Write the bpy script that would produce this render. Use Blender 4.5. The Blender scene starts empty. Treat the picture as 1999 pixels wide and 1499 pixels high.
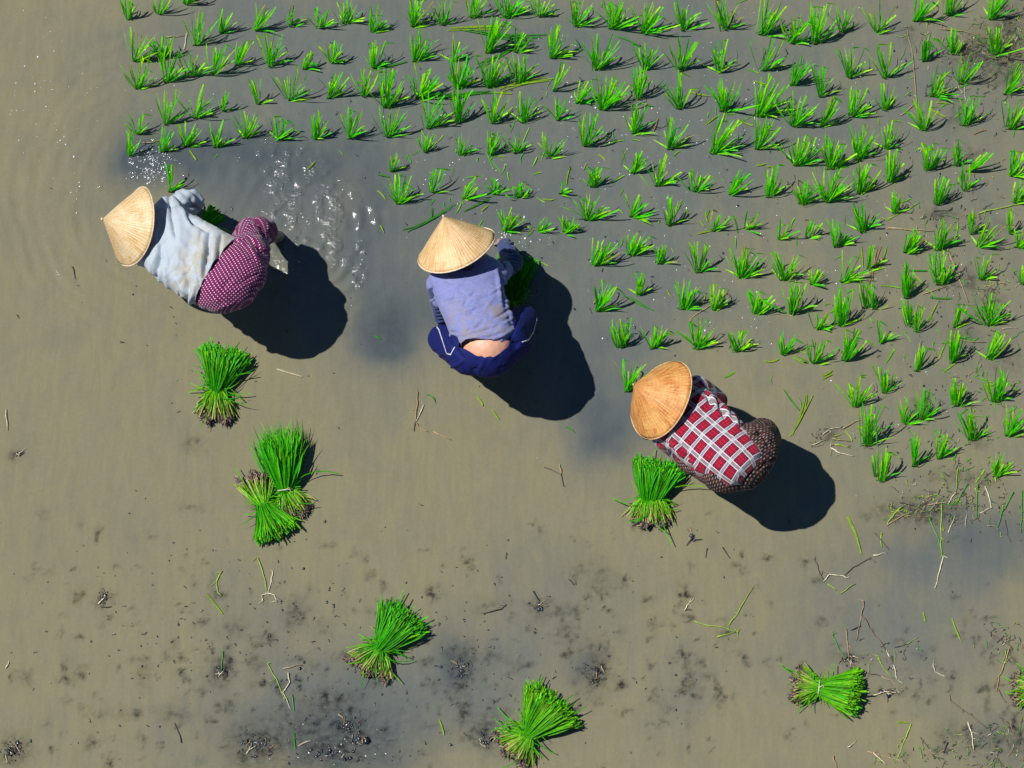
import bpy, bmesh, math, random
import numpy as np
from mathutils import Vector, Matrix
from mathutils.bvhtree import BVHTree
R = math.radians
random.seed(7); RNG = np.random.default_rng(7)
sc = bpy.context.scene
COL = sc.collection

# ------------------------------------------------------------------ camera
TILT = R(18); DIST = 14.0; HALF = math.atan(2.9/DIST)
cam_d = bpy.data.cameras.new('camera'); cam = bpy.data.objects.new('camera', cam_d); COL.objects.link(cam)
cam.location = (0, -DIST*math.sin(TILT), DIST*math.cos(TILT)); cam.rotation_euler = (TILT, 0, 0)
cam_d.angle = 2*HALF; cam_d.clip_end = 500; cam_d.clip_start = 0.1
sc.camera = cam
# ------------------------------------------------------------------ world, sun, exposure
SUNV = Vector((-0.56, 0.07, 1.0)).normalized()
w = bpy.data.worlds.new('World'); sc.world = w; w.use_nodes = True
sky = w.node_tree.nodes.new('ShaderNodeTexSky'); sky.sky_type = 'NISHITA'; sky.sun_disc = False
sky.sun_elevation = math.asin(SUNV.z); sky.sun_rotation = math.atan2(SUNV.x, SUNV.y)
sky.altitude = 1500; sky.dust_density = 0.2; sky.air_density = 1.0; sky.ozone_density = 10.0
bg = w.node_tree.nodes['Background']; bg.inputs[1].default_value = 0.058
w.node_tree.links.new(sky.outputs[0], bg.inputs[0])
sd = bpy.data.lights.new('sun', 'SUN'); sd.energy = 5.0; sd.angle = R(0.55); sd.color = (1.0, 0.975, 0.93)
so = bpy.data.objects.new('sun', sd); COL.objects.link(so)
so.rotation_euler = SUNV.to_track_quat('Z', 'Y').to_euler()
sc.view_settings.view_transform = 'Standard'; sc.view_settings.look = 'None'
sc.view_settings.exposure = 0.16; sc.view_settings.gamma = 1.0

# ------------------------------------------------------------------ helpers
CT, ST = math.cos(TILT), math.sin(TILT)
CAM = np.array([0, -DIST*ST, DIST*CT]); TH = math.tan(HALF)
AX = np.array([1.0, 0, 0]); AY = np.array([0, CT, ST]); AZ = np.array([0, -ST, CT])   # image right, image up, towards the camera
def P(px, py, z=0.0):
    """point of the field at height z (metres) that stands at this place of the survey grid"""
    d = (px-999.5)/999.5*TH*AX - (py-749.5)/999.5*TH*AY - AZ
    t = (z-CAM[2])/d[2]
    return CAM + t*d
def PX(p):
    v = np.asarray(p)-CAM
    zz = -(v@AZ)
    return 999.5+(v@AX)/zz/TH*999.5, 749.5-(v@AY)/zz/TH*999.5
def nz(v):
    v = np.asarray(v, float); return v/(np.linalg.norm(v)+1e-12)

def empty(name, loc, label, cat, group=None):
    o = bpy.data.objects.new(name, None); COL.objects.link(o); o.location = Vector(loc); o.empty_display_size = .1
    tag(o, label, cat, group); return o
def tag(o, label=None, cat=None, group=None, kind=None):
    if label: o['label'] = label
    if cat: o['category'] = cat
    if group: o['group'] = group
    if kind: o['kind'] = kind
    return o
def link(name, me, mat=None, parent=None, origin=None, smooth=True):
    if origin is not None: me.transform(Matrix.Translation(-Vector(origin)))
    if mat is not None:
        me.materials.clear(); me.materials.append(mat)
    if smooth: me.polygons.foreach_set('use_smooth', [True]*len(me.polygons))
    o = bpy.data.objects.new(name, me); COL.objects.link(o)
    if origin is not None: o.location = Vector(origin)
    if parent is not None:
        o.parent = parent
        o.location = Vector(o.location) - Vector(parent_world(parent))
    return o
def parent_world(p):
    v = Vector((0, 0, 0))
    while p is not None: v = v + Vector(p.location); p = p.parent
    return v

class MB:
    """collects ribbons, tubes and lumps; build() makes ONE mesh object"""
    def __init__(s): s.v = []; s.f = []; s.c = []; s.n = 0
    def add(s, v, f, c):
        v = np.asarray(v, float); s.v.append(v); s.f += [tuple(i+s.n for i in q) for q in f]
        c = np.asarray(c, float)
        if c.ndim == 1: c = np.tile(c, (len(v), 1))
        s.c.append(c); s.n += len(v)
    def ribbon(s, p0, p1, p2, wd, c0, c1, cut=False, seg=5, roll=0.0, fold=.35, base=.55):
        t = np.linspace(0, 1, seg+1)[:, None]
        q = (1-t)**2*p0+2*t*(1-t)*p1+t*t*p2
        tg = np.gradient(q, axis=0); tg /= (np.linalg.norm(tg, axis=1)[:, None]+1e-9)
        vw = nz(nz(np.array([0, -.3, 1]))+roll*nz(np.array([1.0, .3, 0])))
        sd_ = np.cross(tg, vw); sd_ /= (np.linalg.norm(sd_, axis=1)[:, None]+1e-9)
        up = np.cross(sd_, tg)
        tt = t[:, 0]
        prof = base+(1-base)*np.minimum(1, tt*2.2)
        if cut: prof = prof*np.where(tt > .98, .8, 1)
        else: prof = prof*np.clip((1-tt)*2.4+.04, 0, 1)
        hw = (wd*.5*prof)[:, None]
        a = q-sd_*hw+up*hw*fold; b = q-up*hw*fold*.4; c = q+sd_*hw+up*hw*fold
        v = np.stack([a, b, c], 1).reshape(-1, 3)
        f = []
        for i in range(seg):
            k = i*3; f += [(k, k+1, k+4, k+3), (k+1, k+2, k+5, k+4)]
        cc = (1-t)*np.array(c0)+t*np.array(c1)
        s.add(v, f, np.repeat(cc, 3, axis=0))
    def tube(s, pts, r0, r1, c0, c1=None, n=6):
        pts = np.asarray(pts, float); m = len(pts); c1 = c0 if c1 is None else c1
        tg = np.gradient(pts, axis=0); v = []; cc = []
        for i in range(m):
            t = nz(tg[i]); a = np.cross(t, [0, 0.1, 1.0]); a = nz(a) if np.linalg.norm(a) > 1e-4 else np.array([1., 0, 0]); b = np.cross(t, a)
            k = i/(m-1); r = r0*(1-k)+r1*k
            for j in range(n):
                an = 2*math.pi*j/n; v.append(pts[i]+r*(math.cos(an)*a+math.sin(an)*b)); cc.append(np.array(c0)*(1-k)+np.array(c1)*k)
        f = [(i*n+j, i*n+(j+1) % n, (i+1)*n+(j+1) % n, (i+1)*n+j) for i in range(m-1) for j in range(n)]
        f += [tuple(range(n))[::-1], tuple((m-1)*n+j for j in range(n))]
        s.add(v, f, cc)
    def lump(s, c, r, col, squash=.7, rough=.35):
        v, f = ICO
        k = 1+rough*(RNG.random(len(v))-.5)*2
        s.add(np.asarray(c)+v*k[:, None]*np.array([r*(.7+.6*RNG.random()), r*(.7+.6*RNG.random()), r*squash]), f, col)
    def mesh(s, name):
        me = bpy.data.meshes.new(name); V = np.concatenate(s.v)
        me.from_pydata(V.tolist(), [], s.f); C = np.concatenate(s.c)
        at = me.color_attributes.new('Col', 'FLOAT_COLOR', 'POINT')
        at.data.foreach_set('color', np.concatenate([C, np.ones((len(C), 1))], 1).ravel())
        me.update(); return me
    def build(s, name, mat, parent=None, origin=None, smooth=True):
        return link(name, s.mesh(name), mat, parent, origin if origin is not None else (parent_world(parent) if parent else None), smooth)
def _ico(sub):
    bm = bmesh.new(); bmesh.ops.create_icosphere(bm, subdivisions=sub, radius=1)
    v = np.array([x.co[:] for x in bm.verts]); f = [tuple(q.index for q in p.verts) for p in bm.faces]; bm.free(); return v, f
ICO = _ico(1); ICO3 = _ico(3)

# ------------------------------------------------------------------ node helpers
def mat_new(name):
    m = bpy.data.materials.new(name); m.use_nodes = True; nt = m.node_tree
    return m, nt, nt.nodes['Principled BSDF'], nt.nodes['Material Output']
def N(nt, typ, **kw):
    n = nt.nodes.new(typ)
    for k, v in kw.items():
        if isinstance(k, str) and k.startswith('i_'): n.inputs[k[2:].replace('_', ' ')].default_value = v
        else: setattr(n, k, v)
    return n
def L(nt, a, b): nt.links.new(a, b)
def mixc(nt, fac, a, b, blend='MIX'):
    n = nt.nodes.new('ShaderNodeMix'); n.data_type = 'RGBA'; n.blend_type = blend
    for sock, v in ((n.inputs[0], fac), (n.inputs[6], a), (n.inputs[7], b)):
        if hasattr(v, 'is_output'): L(nt, v, sock)
        else: sock.default_value = (v if not isinstance(v, tuple) else (*v, 1)) if not isinstance(v, (int, float)) else v
    return n.outputs[2]
def mth(nt, op, a, b=None, c=None, clamp=False):
    n = nt.nodes.new('ShaderNodeMath'); n.operation = op; n.use_clamp = clamp
    for i, v in enumerate((a, b, c)):
        if v is None: continue
        if hasattr(v, 'is_output'): L(nt, v, n.inputs[i])
        else: n.inputs[i].default_value = v
    return n.outputs[0]
def ramp(nt, fac, stops):
    n = nt.nodes.new('ShaderNodeValToRGB'); L(nt, fac, n.inputs[0]); e = n.color_ramp.elements
    while len(e) < len(stops): e.new(.5)
    for el, (p, c) in zip(e, stops): el.position = p; el.color = (*c, 1) if len(c) == 3 else c
    return n.outputs[0]
def mapping(nt, src, scale, rot=(0, 0, 0)):
    n = nt.nodes.new('ShaderNodeMapping'); L(nt, src, n.inputs[0]); n.inputs['Scale'].default_value = scale; n.inputs['Rotation'].default_value = rot
    return n.outputs[0]
def noise(nt, vec, scale, detail=4, rough=.55):
    n = nt.nodes.new('ShaderNodeTexNoise'); n.inputs['Scale'].default_value = scale; n.inputs['Detail'].default_value = detail; n.inputs['Roughness'].default_value = rough
    if vec is not None: L(nt, vec, n.inputs['Vector'])
    return n.outputs[0]
def bump(nt, h, st, dist, prev=None):
    n = nt.nodes.new('ShaderNodeBump'); n.inputs['Strength'].default_value = st; n.inputs['Distance'].default_value = dist
    L(nt, h, n.inputs['Height'])
    if prev is not None: L(nt, prev, n.inputs['Normal'])
    return n.outputs[0]

# leaf: colour per blade comes from the blade, light passes through it a little
def leaf_mat():
    m, nt, b, out = mat_new('rice_leaf')
    a = N(nt, 'ShaderNodeAttribute', attribute_name='Col')
    tc = N(nt, 'ShaderNodeTexCoord').outputs['Object']
    v = noise(nt, tc, 60, 2)
    col = mixc(nt, 1.0, a.outputs['Color'], ramp(nt, v, [(.3, (.75, .75, .75)), (.7, (1.25, 1.25, 1.25))]), 'MULTIPLY')
    L(nt, col, b.inputs['Base Color']); b.inputs['Roughness'].default_value = .5; b.inputs['Specular IOR Level'].default_value = .18
    tr = N(nt, 'ShaderNodeBsdfTranslucent'); L(nt, col, tr.inputs[0])
    mx = N(nt, 'ShaderNodeMixShader'); mx.inputs[0].default_value = .42
    L(nt, b.outputs[0], mx.inputs[1]); L(nt, tr.outputs[0], mx.inputs[2]); L(nt, mx.outputs[0], out.inputs[0]); return m
def attr_mat(name, rough=.6, spec=.5, bscale=None):
    m, nt, b, out = mat_new(name)
    a = N(nt, 'ShaderNodeAttribute', attribute_name='Col'); tc = N(nt, 'ShaderNodeTexCoord').outputs['Object']
    v = noise(nt, tc, 90, 3)
    col = mixc(nt, 1.0, a.outputs['Color'], ramp(nt, v, [(.3, (.65, .65, .65)), (.7, (1.35, 1.35, 1.35))]), 'MULTIPLY')
    L(nt, col, b.inputs['Base Color']); b.inputs['Roughness'].default_value = rough; b.inputs['Specular IOR Level'].default_value = spec
    return m
M_LEAF = leaf_mat(); M_STRAW = attr_mat('straw', .5); M_ROOT = attr_mat('root_fibre', .7, .3); M_MUD = attr_mat('wet_mud', .22, .6)

# ------------------------------------------------------------------ water and bed
def gauss_field(X, Y, blobs):
    o = np.zeros_like(X)
    for (x, y, rx, ry, s) in blobs: o += s*np.exp(-(((X-x)/rx)**2+((Y-y)/ry)**2))
    return o
def vnoise(X, Y, scale, seed):
    rg = np.random.default_rng(seed); g = rg.random((64, 64))
    x = X/scale; y = Y/scale; xi = np.floor(x).astype(int); yi = np.floor(y).astype(int); fx = x-xi; fy = y-yi
    fx = fx*fx*(3-2*fx); fy = fy*fy*(3-2*fy)
    G = lambda a, b: g[a % 64, b % 64]
    return (G(xi, yi)*(1-fx)+G(xi+1, yi)*fx)*(1-fy)+(G(xi, yi+1)*(1-fx)+G(xi+1, yi+1)*fx)*fy
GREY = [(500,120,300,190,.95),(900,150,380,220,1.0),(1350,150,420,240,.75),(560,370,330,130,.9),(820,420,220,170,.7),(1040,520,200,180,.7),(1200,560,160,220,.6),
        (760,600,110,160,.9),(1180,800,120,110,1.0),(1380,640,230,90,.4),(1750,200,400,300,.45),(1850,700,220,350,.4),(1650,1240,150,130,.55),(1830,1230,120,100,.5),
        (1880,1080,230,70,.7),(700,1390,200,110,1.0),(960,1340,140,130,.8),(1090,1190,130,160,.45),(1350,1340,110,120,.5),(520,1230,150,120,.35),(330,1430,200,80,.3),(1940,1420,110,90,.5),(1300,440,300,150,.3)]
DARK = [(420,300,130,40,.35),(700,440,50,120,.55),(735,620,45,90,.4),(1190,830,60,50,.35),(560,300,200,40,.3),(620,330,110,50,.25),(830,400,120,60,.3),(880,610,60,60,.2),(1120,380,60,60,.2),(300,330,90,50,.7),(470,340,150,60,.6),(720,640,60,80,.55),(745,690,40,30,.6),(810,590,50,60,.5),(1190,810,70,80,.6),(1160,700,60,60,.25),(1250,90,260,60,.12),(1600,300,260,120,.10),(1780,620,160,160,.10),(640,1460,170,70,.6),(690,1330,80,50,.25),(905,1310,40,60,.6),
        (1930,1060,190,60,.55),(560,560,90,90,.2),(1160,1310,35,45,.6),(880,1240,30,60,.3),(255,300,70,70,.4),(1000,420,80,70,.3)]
THIN = [(1900,110,50,20,.8),(1960,140,40,30,.7),(1780,70,20,14,.5),(1870,230,20,20,.5),(1900,300,24,12,.5),(1930,450,30,20,.4),(1730,560,14,10,.4),(1880,650,30,20,.5),(1960,700,30,30,.4),(1790,800,20,30,.4),(1850,930,40,14,.5),(1910,860,20,20,.4),(200,1170,16,18,.9),(430,1310,26,26,.9),(150,1165,10,14,.5),(127,1310,8,20,.7),(282,1315,14,22,.5),(50,1320,14,20,.4),(180,1450,16,12,.6),(345,1395,30,14,.5),(495,1290,16,16,.6),(580,1200,24,28,.7),(505,1255,16,12,.6),
        (455,1225,26,16,.5),(630,1220,16,12,.4),(1050,1185,16,18,.9),(1090,1190,16,12,.7),(1125,1190,20,10,.5),(1110,1240,22,18,.6),(1175,1265,16,14,.5),(1335,1150,8,18,.6),(1155,1120,40,30,.35),(1345,1330,12,26,.7),(1320,1355,10,10,.7),(1365,1355,10,10,.6),
        (1385,1320,12,8,.6),(965,1280,24,14,.5),(905,1300,30,40,.8),(1165,1315,26,34,.9),(905,1385,16,36,.7),(960,1420,30,40,.5),(650,1440,110,60,.8),(500,1455,50,40,.8),(650,1370,40,20,.6),(25,1465,35,28,.9),(945,1440,20,20,.5),
        (1005,1020,0.1,0.1,0),(95,1115,10,6,.5),(70,1113,8,5,.6),(30,885,16,10,.6),(380,870,22,14,.5),(375,990,26,8,.4),(500,990,20,6,.3),(250,1390,60,12,.25),(610,1150,10,8,.3),(940,1185,16,16,.3),(1020,1300,14,8,.5),
        (1480,930,10,10,.0),(1930,90,60,40,.6),(1980,60,40,50,.5),(1840,420,30,14,.6),(1600,935,0.1,0.1,0),(1780,990,30,14,.6),(1830,1000,40,20,.5),(1920,940,30,12,.6),(1740,1000,50,20,.4),(1895,545,30,18,.6),(1930,590,24,24,.5),
        (1660,1285,30,10,.6),(1735,1350,30,8,.6),(1975,1450,50,40,.5),(1880,1440,50,30,.4),(1620,850,20,12,.5),(1600,1135,16,6,.4),(1820,1000,70,25,.4),(760,645,30,36,.25),(990,1175,20,10,.3)]
rgx = np.random.default_rng(5)
for _k in range(520):
    _x, _y = rgx.normal(*[(620,260),(1050,200),(1350,160),(300,260),(1900,120)][_k % 5]), rgx.normal(*[(1300,120),(1240,130),(1260,150),(1300,150),(1330,120)][_k % 5])
    if _y > 1000: THIN.append((_x, _y, rgx.gamma(2, 2.2)+2.2, rgx.gamma(2, 1.8)+2.2, rgx.uniform(.3, .9)))
RINGS = [(330,400,190,.006),(330,400,240,.005),(330,400,300,.004),(420,380,360,.003),(900,480,190,.0014),(905,620,150,.0012),(1340,850,150,.0012),(1290,820,230,.001),(590,450,130,.011),(590,450,95,.008),(640,420,190,.003),(690,520,40,.003),(330,330,90,.003),(960,470,120,.002),(1250,800,110,.0018),(300,340,60,.003)]
AGIT = [(605,400,60,70,.85),(540,350,34,60,.8),(600,470,70,40,.8),(300,330,44,34,1.0),(690,510,30,34,.5),(165,370,16,40,.35),(500,310,90,60,.3),(640,470,70,60,.35),(985,470,30,18,.6),(1050,470,40,20,.3),(700,480,12,20,.9),(695,530,14,14,.9),(840,300,500,260,.10)]
AGITCUT = [(620,620,130,80,1.)]
def water():
    nx, ny = 640, 500; xs = np.linspace(-3.9, 3.9, nx); ys = np.linspace(-3.0, 3.3, ny)
    X, Y = np.meshgrid(xs, ys)
    V = np.stack([X.ravel(), Y.ravel(), np.zeros(X.size)], 1)
    px, py = PX(V)
    wob = 1
    pxw = px+26*(vnoise(px, py, 60, 1)-.5)+60*(vnoise(px, py, 170, 2)-.5); pyw = py+26*(vnoise(px, py, 55, 3)-.5)+60*(vnoise(px, py, 150, 4)-.5)
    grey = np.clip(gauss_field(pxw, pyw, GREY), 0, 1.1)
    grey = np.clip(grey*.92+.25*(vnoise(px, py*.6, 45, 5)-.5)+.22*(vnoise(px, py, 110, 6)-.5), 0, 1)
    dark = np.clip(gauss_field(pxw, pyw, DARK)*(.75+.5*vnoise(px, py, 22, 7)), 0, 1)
    pxt = px+14*(vnoise(px, py, 11, 11)-.5)+10*(vnoise(px, py, 5, 12)-.5); pyt = py+14*(vnoise(px, py, 11, 13)-.5)+10*(vnoise(px, py, 5, 14)-.5)
    thin = gauss_field(pxt, pyt, THIN)
    thin = np.clip(thin*(.35+1.1*vnoise(px, py, 9, 8)), 0, 1)
    agit = np.clip(gauss_field(pxw, pyw, AGIT)-gauss_field(px, py, AGITCUT), 0, 1)
    agit = np.clip(agit*(.15+1.5*np.clip(vnoise(px, py, 13, 31)*1.9-.6, 0, 1)), 0, 1)
    z = np.zeros_like(px)
    for (x, y, r, a) in RINGS:
        d = np.hypot(pxw*.4+px*.6-x, (pyw*.4+py*.6-y)*1.05)
        d = d+16*(vnoise(px, py, 38, int(r)+3)-.5); z += a*.6*np.sin((d-r)/5.2)*np.exp(-((d-r)/32)**2)*np.clip(vnoise(px, py, 48, int(r)+9)*2-.55, 0, 1)
    V[:, 2] = z
    F = [(j*nx+i, j*nx+i+1, (j+1)*nx+i+1, (j+1)*nx+i) for j in range(ny-1) for i in range(nx-1)]
    # outer sheet to the horizon
    k = len(V); S = 200.0
    c = [(-3.9, -3.0), (3.9, -3.0), (3.9, 3.3), (-3.9, 3.3)]; o = [(-S, -S), (S, -S), (S, S), (-S, S)]
    V = np.concatenate([V, [(*q, 0) for q in o]]); ci = [0, nx-1, nx*ny-1, nx*(ny-1)]
    edges = [list(range(0, nx)), [j*nx+nx-1 for j in range(ny)], [nx*(ny-1)+i for i in range(nx-1, -1, -1)], [j*nx for j in range(ny-1, -1, -1)]]
    for e in range(4): F.append(tuple([k+e, k+(e+1) % 4]+edges[e][::-1]))
    me = bpy.data.meshes.new('paddy_water'); me.from_pydata(V.tolist(), [], F)
    for nm, arr, dv in (('grey', grey, .3), ('dark', dark, 0), ('thin', thin, 0), ('agit', agit, .1)):
        at = me.attributes.new(nm, 'FLOAT', 'POINT'); at.data.foreach_set('value', np.concatenate([arr, [dv]*4]).astype(np.float32))
    m, nt, b, out = mat_new('muddy_water')
    at = lambda n_: N(nt, 'ShaderNodeAttribute', attribute_name=n_).outputs['Fac']
    tc = N(nt, 'ShaderNodeTexCoord').outputs['Object']
    n1 = noise(nt, mapping(nt, tc, (14, 2.2, 1), (0, 0, .12)), 1.6, 6, .6)
    n2 = noise(nt, mapping(nt, tc, (1.5, .9, 1), (0, 0, .3)), 3.2, 9, .68); n2.node.inputs['Distortion'].default_value = 1.6; n1.node.inputs['Distortion'].default_value = .9
    n3 = noise(nt, tc, 55, 3, .6)
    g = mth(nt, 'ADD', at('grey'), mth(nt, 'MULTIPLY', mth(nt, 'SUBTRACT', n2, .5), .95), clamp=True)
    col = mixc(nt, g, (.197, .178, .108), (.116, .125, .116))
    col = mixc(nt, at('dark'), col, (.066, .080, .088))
    col = mixc(nt, 1.0, col, ramp(nt, n1, [(.3, (.93, .95, .96)), (.7, (1.06, 1.05, 1.03))]), 'MULTIPLY')
    col = mixc(nt, 1.0, col, ramp(nt, n3, [(.3, (.96, .96, .96)), (.7, (1.04, 1.04, 1.04))]), 'MULTIPLY')
    L(nt, col, b.inputs['Base Color']); b.inputs['Roughness'].default_value = .085; b.inputs['IOR'].default_value = 1.33
    h1 = noise(nt, mapping(nt, tc, (1, 1.6, 1), (0, 0, .5)), 42, 5, .62)
    h2 = noise(nt, mapping(nt, tc, (1.2, 1, 1), (0, 0, .9)), 120, 3, .6)
    hh = mth(nt, 'ADD', mth(nt, 'MULTIPLY', h1, 1.0), mth(nt, 'MULTIPLY', h2, .35))
    h3 = noise(nt, mapping(nt, tc, (1, 1.5, 1), (0, 0, .35)), 21, 2, .5)
    ht = mth(nt, 'ADD', mth(nt, 'MULTIPLY', hh, mth(nt, 'MULTIPLY_ADD', at('agit'), .14, .045)), mth(nt, 'MULTIPLY', h3, mth(nt, 'MULTIPLY_ADD', at('agit'), .75, .03)))
    bn = bump(nt, ht, 1.0, .016)
    L(nt, bn, b.inputs['Normal'])
    tr = N(nt, 'ShaderNodeBsdfTransparent'); tr.inputs[0].default_value = (.80, .84, .84, 1)
    mx = N(nt, 'ShaderNodeMixShader'); n4 = noise(nt, tc, 38, 5, .7)
    tf = mth(nt, 'MULTIPLY', at('thin'), mth(nt, 'MULTIPLY_ADD', n4, 3.4, -.95, clamp=True)); L(nt, mth(nt, 'ADD', mth(nt, 'MULTIPLY', tf, .9), .045, clamp=True), mx.inputs[0])
    L(nt, b.outputs[0], mx.inputs[1]); L(nt, tr.outputs[0], mx.inputs[2]); L(nt, mx.outputs[0], out.inputs[0])
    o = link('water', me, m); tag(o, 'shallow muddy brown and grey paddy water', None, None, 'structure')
    # bed
    bm = bmesh.new(); bmesh.ops.create_grid(bm, x_segments=260, y_segments=200, size=1)
    for v in bm.verts: v.co.x *= 4.0; v.co.y *= 3.3
    V = np.array([v.co[:] for v in bm.verts])
    zz = -.07+.03*(vnoise(V[:, 0]*100+500, V[:, 1]*100+500, 14, 21)-.5)+.02*(vnoise(V[:, 0]*100+500, V[:, 1]*100+500, 5, 22)-.5)
    for v, q in zip(bm.verts, zz): v.co.z = q
    ring = [bm.verts.new((sx*S, sy*S, -.09)) for sx, sy in ((-1, -1), (1, -1), (1, 1), (-1, 1))]; bm.faces.new(ring)
    me = bpy.data.meshes.new('bed'); bm.to_mesh(me); bm.free()
    m, nt, b, out = mat_new('bed_mud'); tc = N(nt, 'ShaderNodeTexCoord').outputs['Object']
    L(nt, ramp(nt, noise(nt, tc, 18, 6), [(.3, (.010, .014, .020)), (.7, (.05, .052, .05))]), b.inputs['Base Color']); b.inputs['Roughness'].default_value = .6
    tag(link('mud_bed', me, m), 'dark mud under the paddy water', None, None, 'structure')
water()

# ------------------------------------------------------------------ rice seedlings
def leafcol(yel, br=1.0):
    g = np.array([.06, .72, .002]); y = np.array([.60, .98, .003]); d = np.array([.010, .17, .004])
    c = g*(1-yel)+y*yel if yel >= 0 else g*(1+yel)+d*(-yel)
    return c*br
def tuft(mb, bx, by, tx, ty, n, spread, rg, long_right=.25, wpx=3.2):
    main = np.array([tx-bx, by-ty], float); Ln = np.hypot(*main); ang = math.atan2(main[1], main[0])
    bw = 1.6+n*.12; Ln *= 1.03
    for i in range(n):
        a = ang+rg.normal(0, spread); ln = Ln*(rg.uniform(.58, 1.15) if i > 2 else rg.uniform(1.0, 1.15))
        lowb = rg.random() < long_right
        if lowb: a = ang-rg.uniform(.5, 1.25); ln = Ln*rg.uniform(.55, .95)
        ox = rg.normal(0, bw); oy = rg.normal(0, bw*.45)-abs(ox)*.0
        k = rg.uniform(1.0, 1.45)*(.55 if lowb else 1)
        zt = max(.03, k*ln/345*(.5+.5*abs(math.sin(a))))
        e = np.array([math.cos(a), math.sin(a)])*ln
        p0 = P(bx+ox, by+oy, -.02); p2 = P(bx+ox+e[0], by+oy-e[1], zt)
        c = rg.uniform(.25, .5); zc = zt*rg.uniform(.55, .8)
        a2 = a+rg.normal(0, .12)+(.25 if lowb else 0)
        p1 = P(bx+ox+math.cos(a2)*ln*.5, by+oy-math.sin(a2)*ln*.5, zc)
        yel = rg.beta(1.6, 1.9)*1.15-.22
        c0 = leafcol(min(yel, .15)-.08, .9); c1 = leafcol(yel, rg.uniform(.85, 1.2))
        if rg.random() < .05: c1 = np.array([.42, .33, .08])
        wd = wpx/345*rg.uniform(.6, 1.2)
        if rg.random() < .12 and not lowb:      # a bent-over blade
            mid = p2; q = P(*(np.array(PX(p2))+np.array([rg.uniform(8, 22), rg.uniform(-2, 14)])), zt*.5)
            mb.ribbon(p0, p1, p2+(q-p2)*.0, wd, c0, c1, cut=True, roll=rg.normal(0, .5)); mb.ribbon(p2, p2*.5+q*.5+np.array([0, 0, .01]), q, wd*.9, c1, c1*1.1, seg=3, base=1, roll=rg.normal(0, .5))
        else:
            mb.ribbon(p0, p1, p2, wd, c0, c1, cut=rg.random() < .42, roll=rg.normal(0, .55))
    # pale stem bases standing in the water
    for i in range(max(3, n//4)):
        ox = rg.normal(0, bw*.6); mb.tube([P(bx+ox, by+1, -.03), P(bx+ox*1.1+1, by-5, .03)], .0028, .002, (.12, .26, .03))
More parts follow.
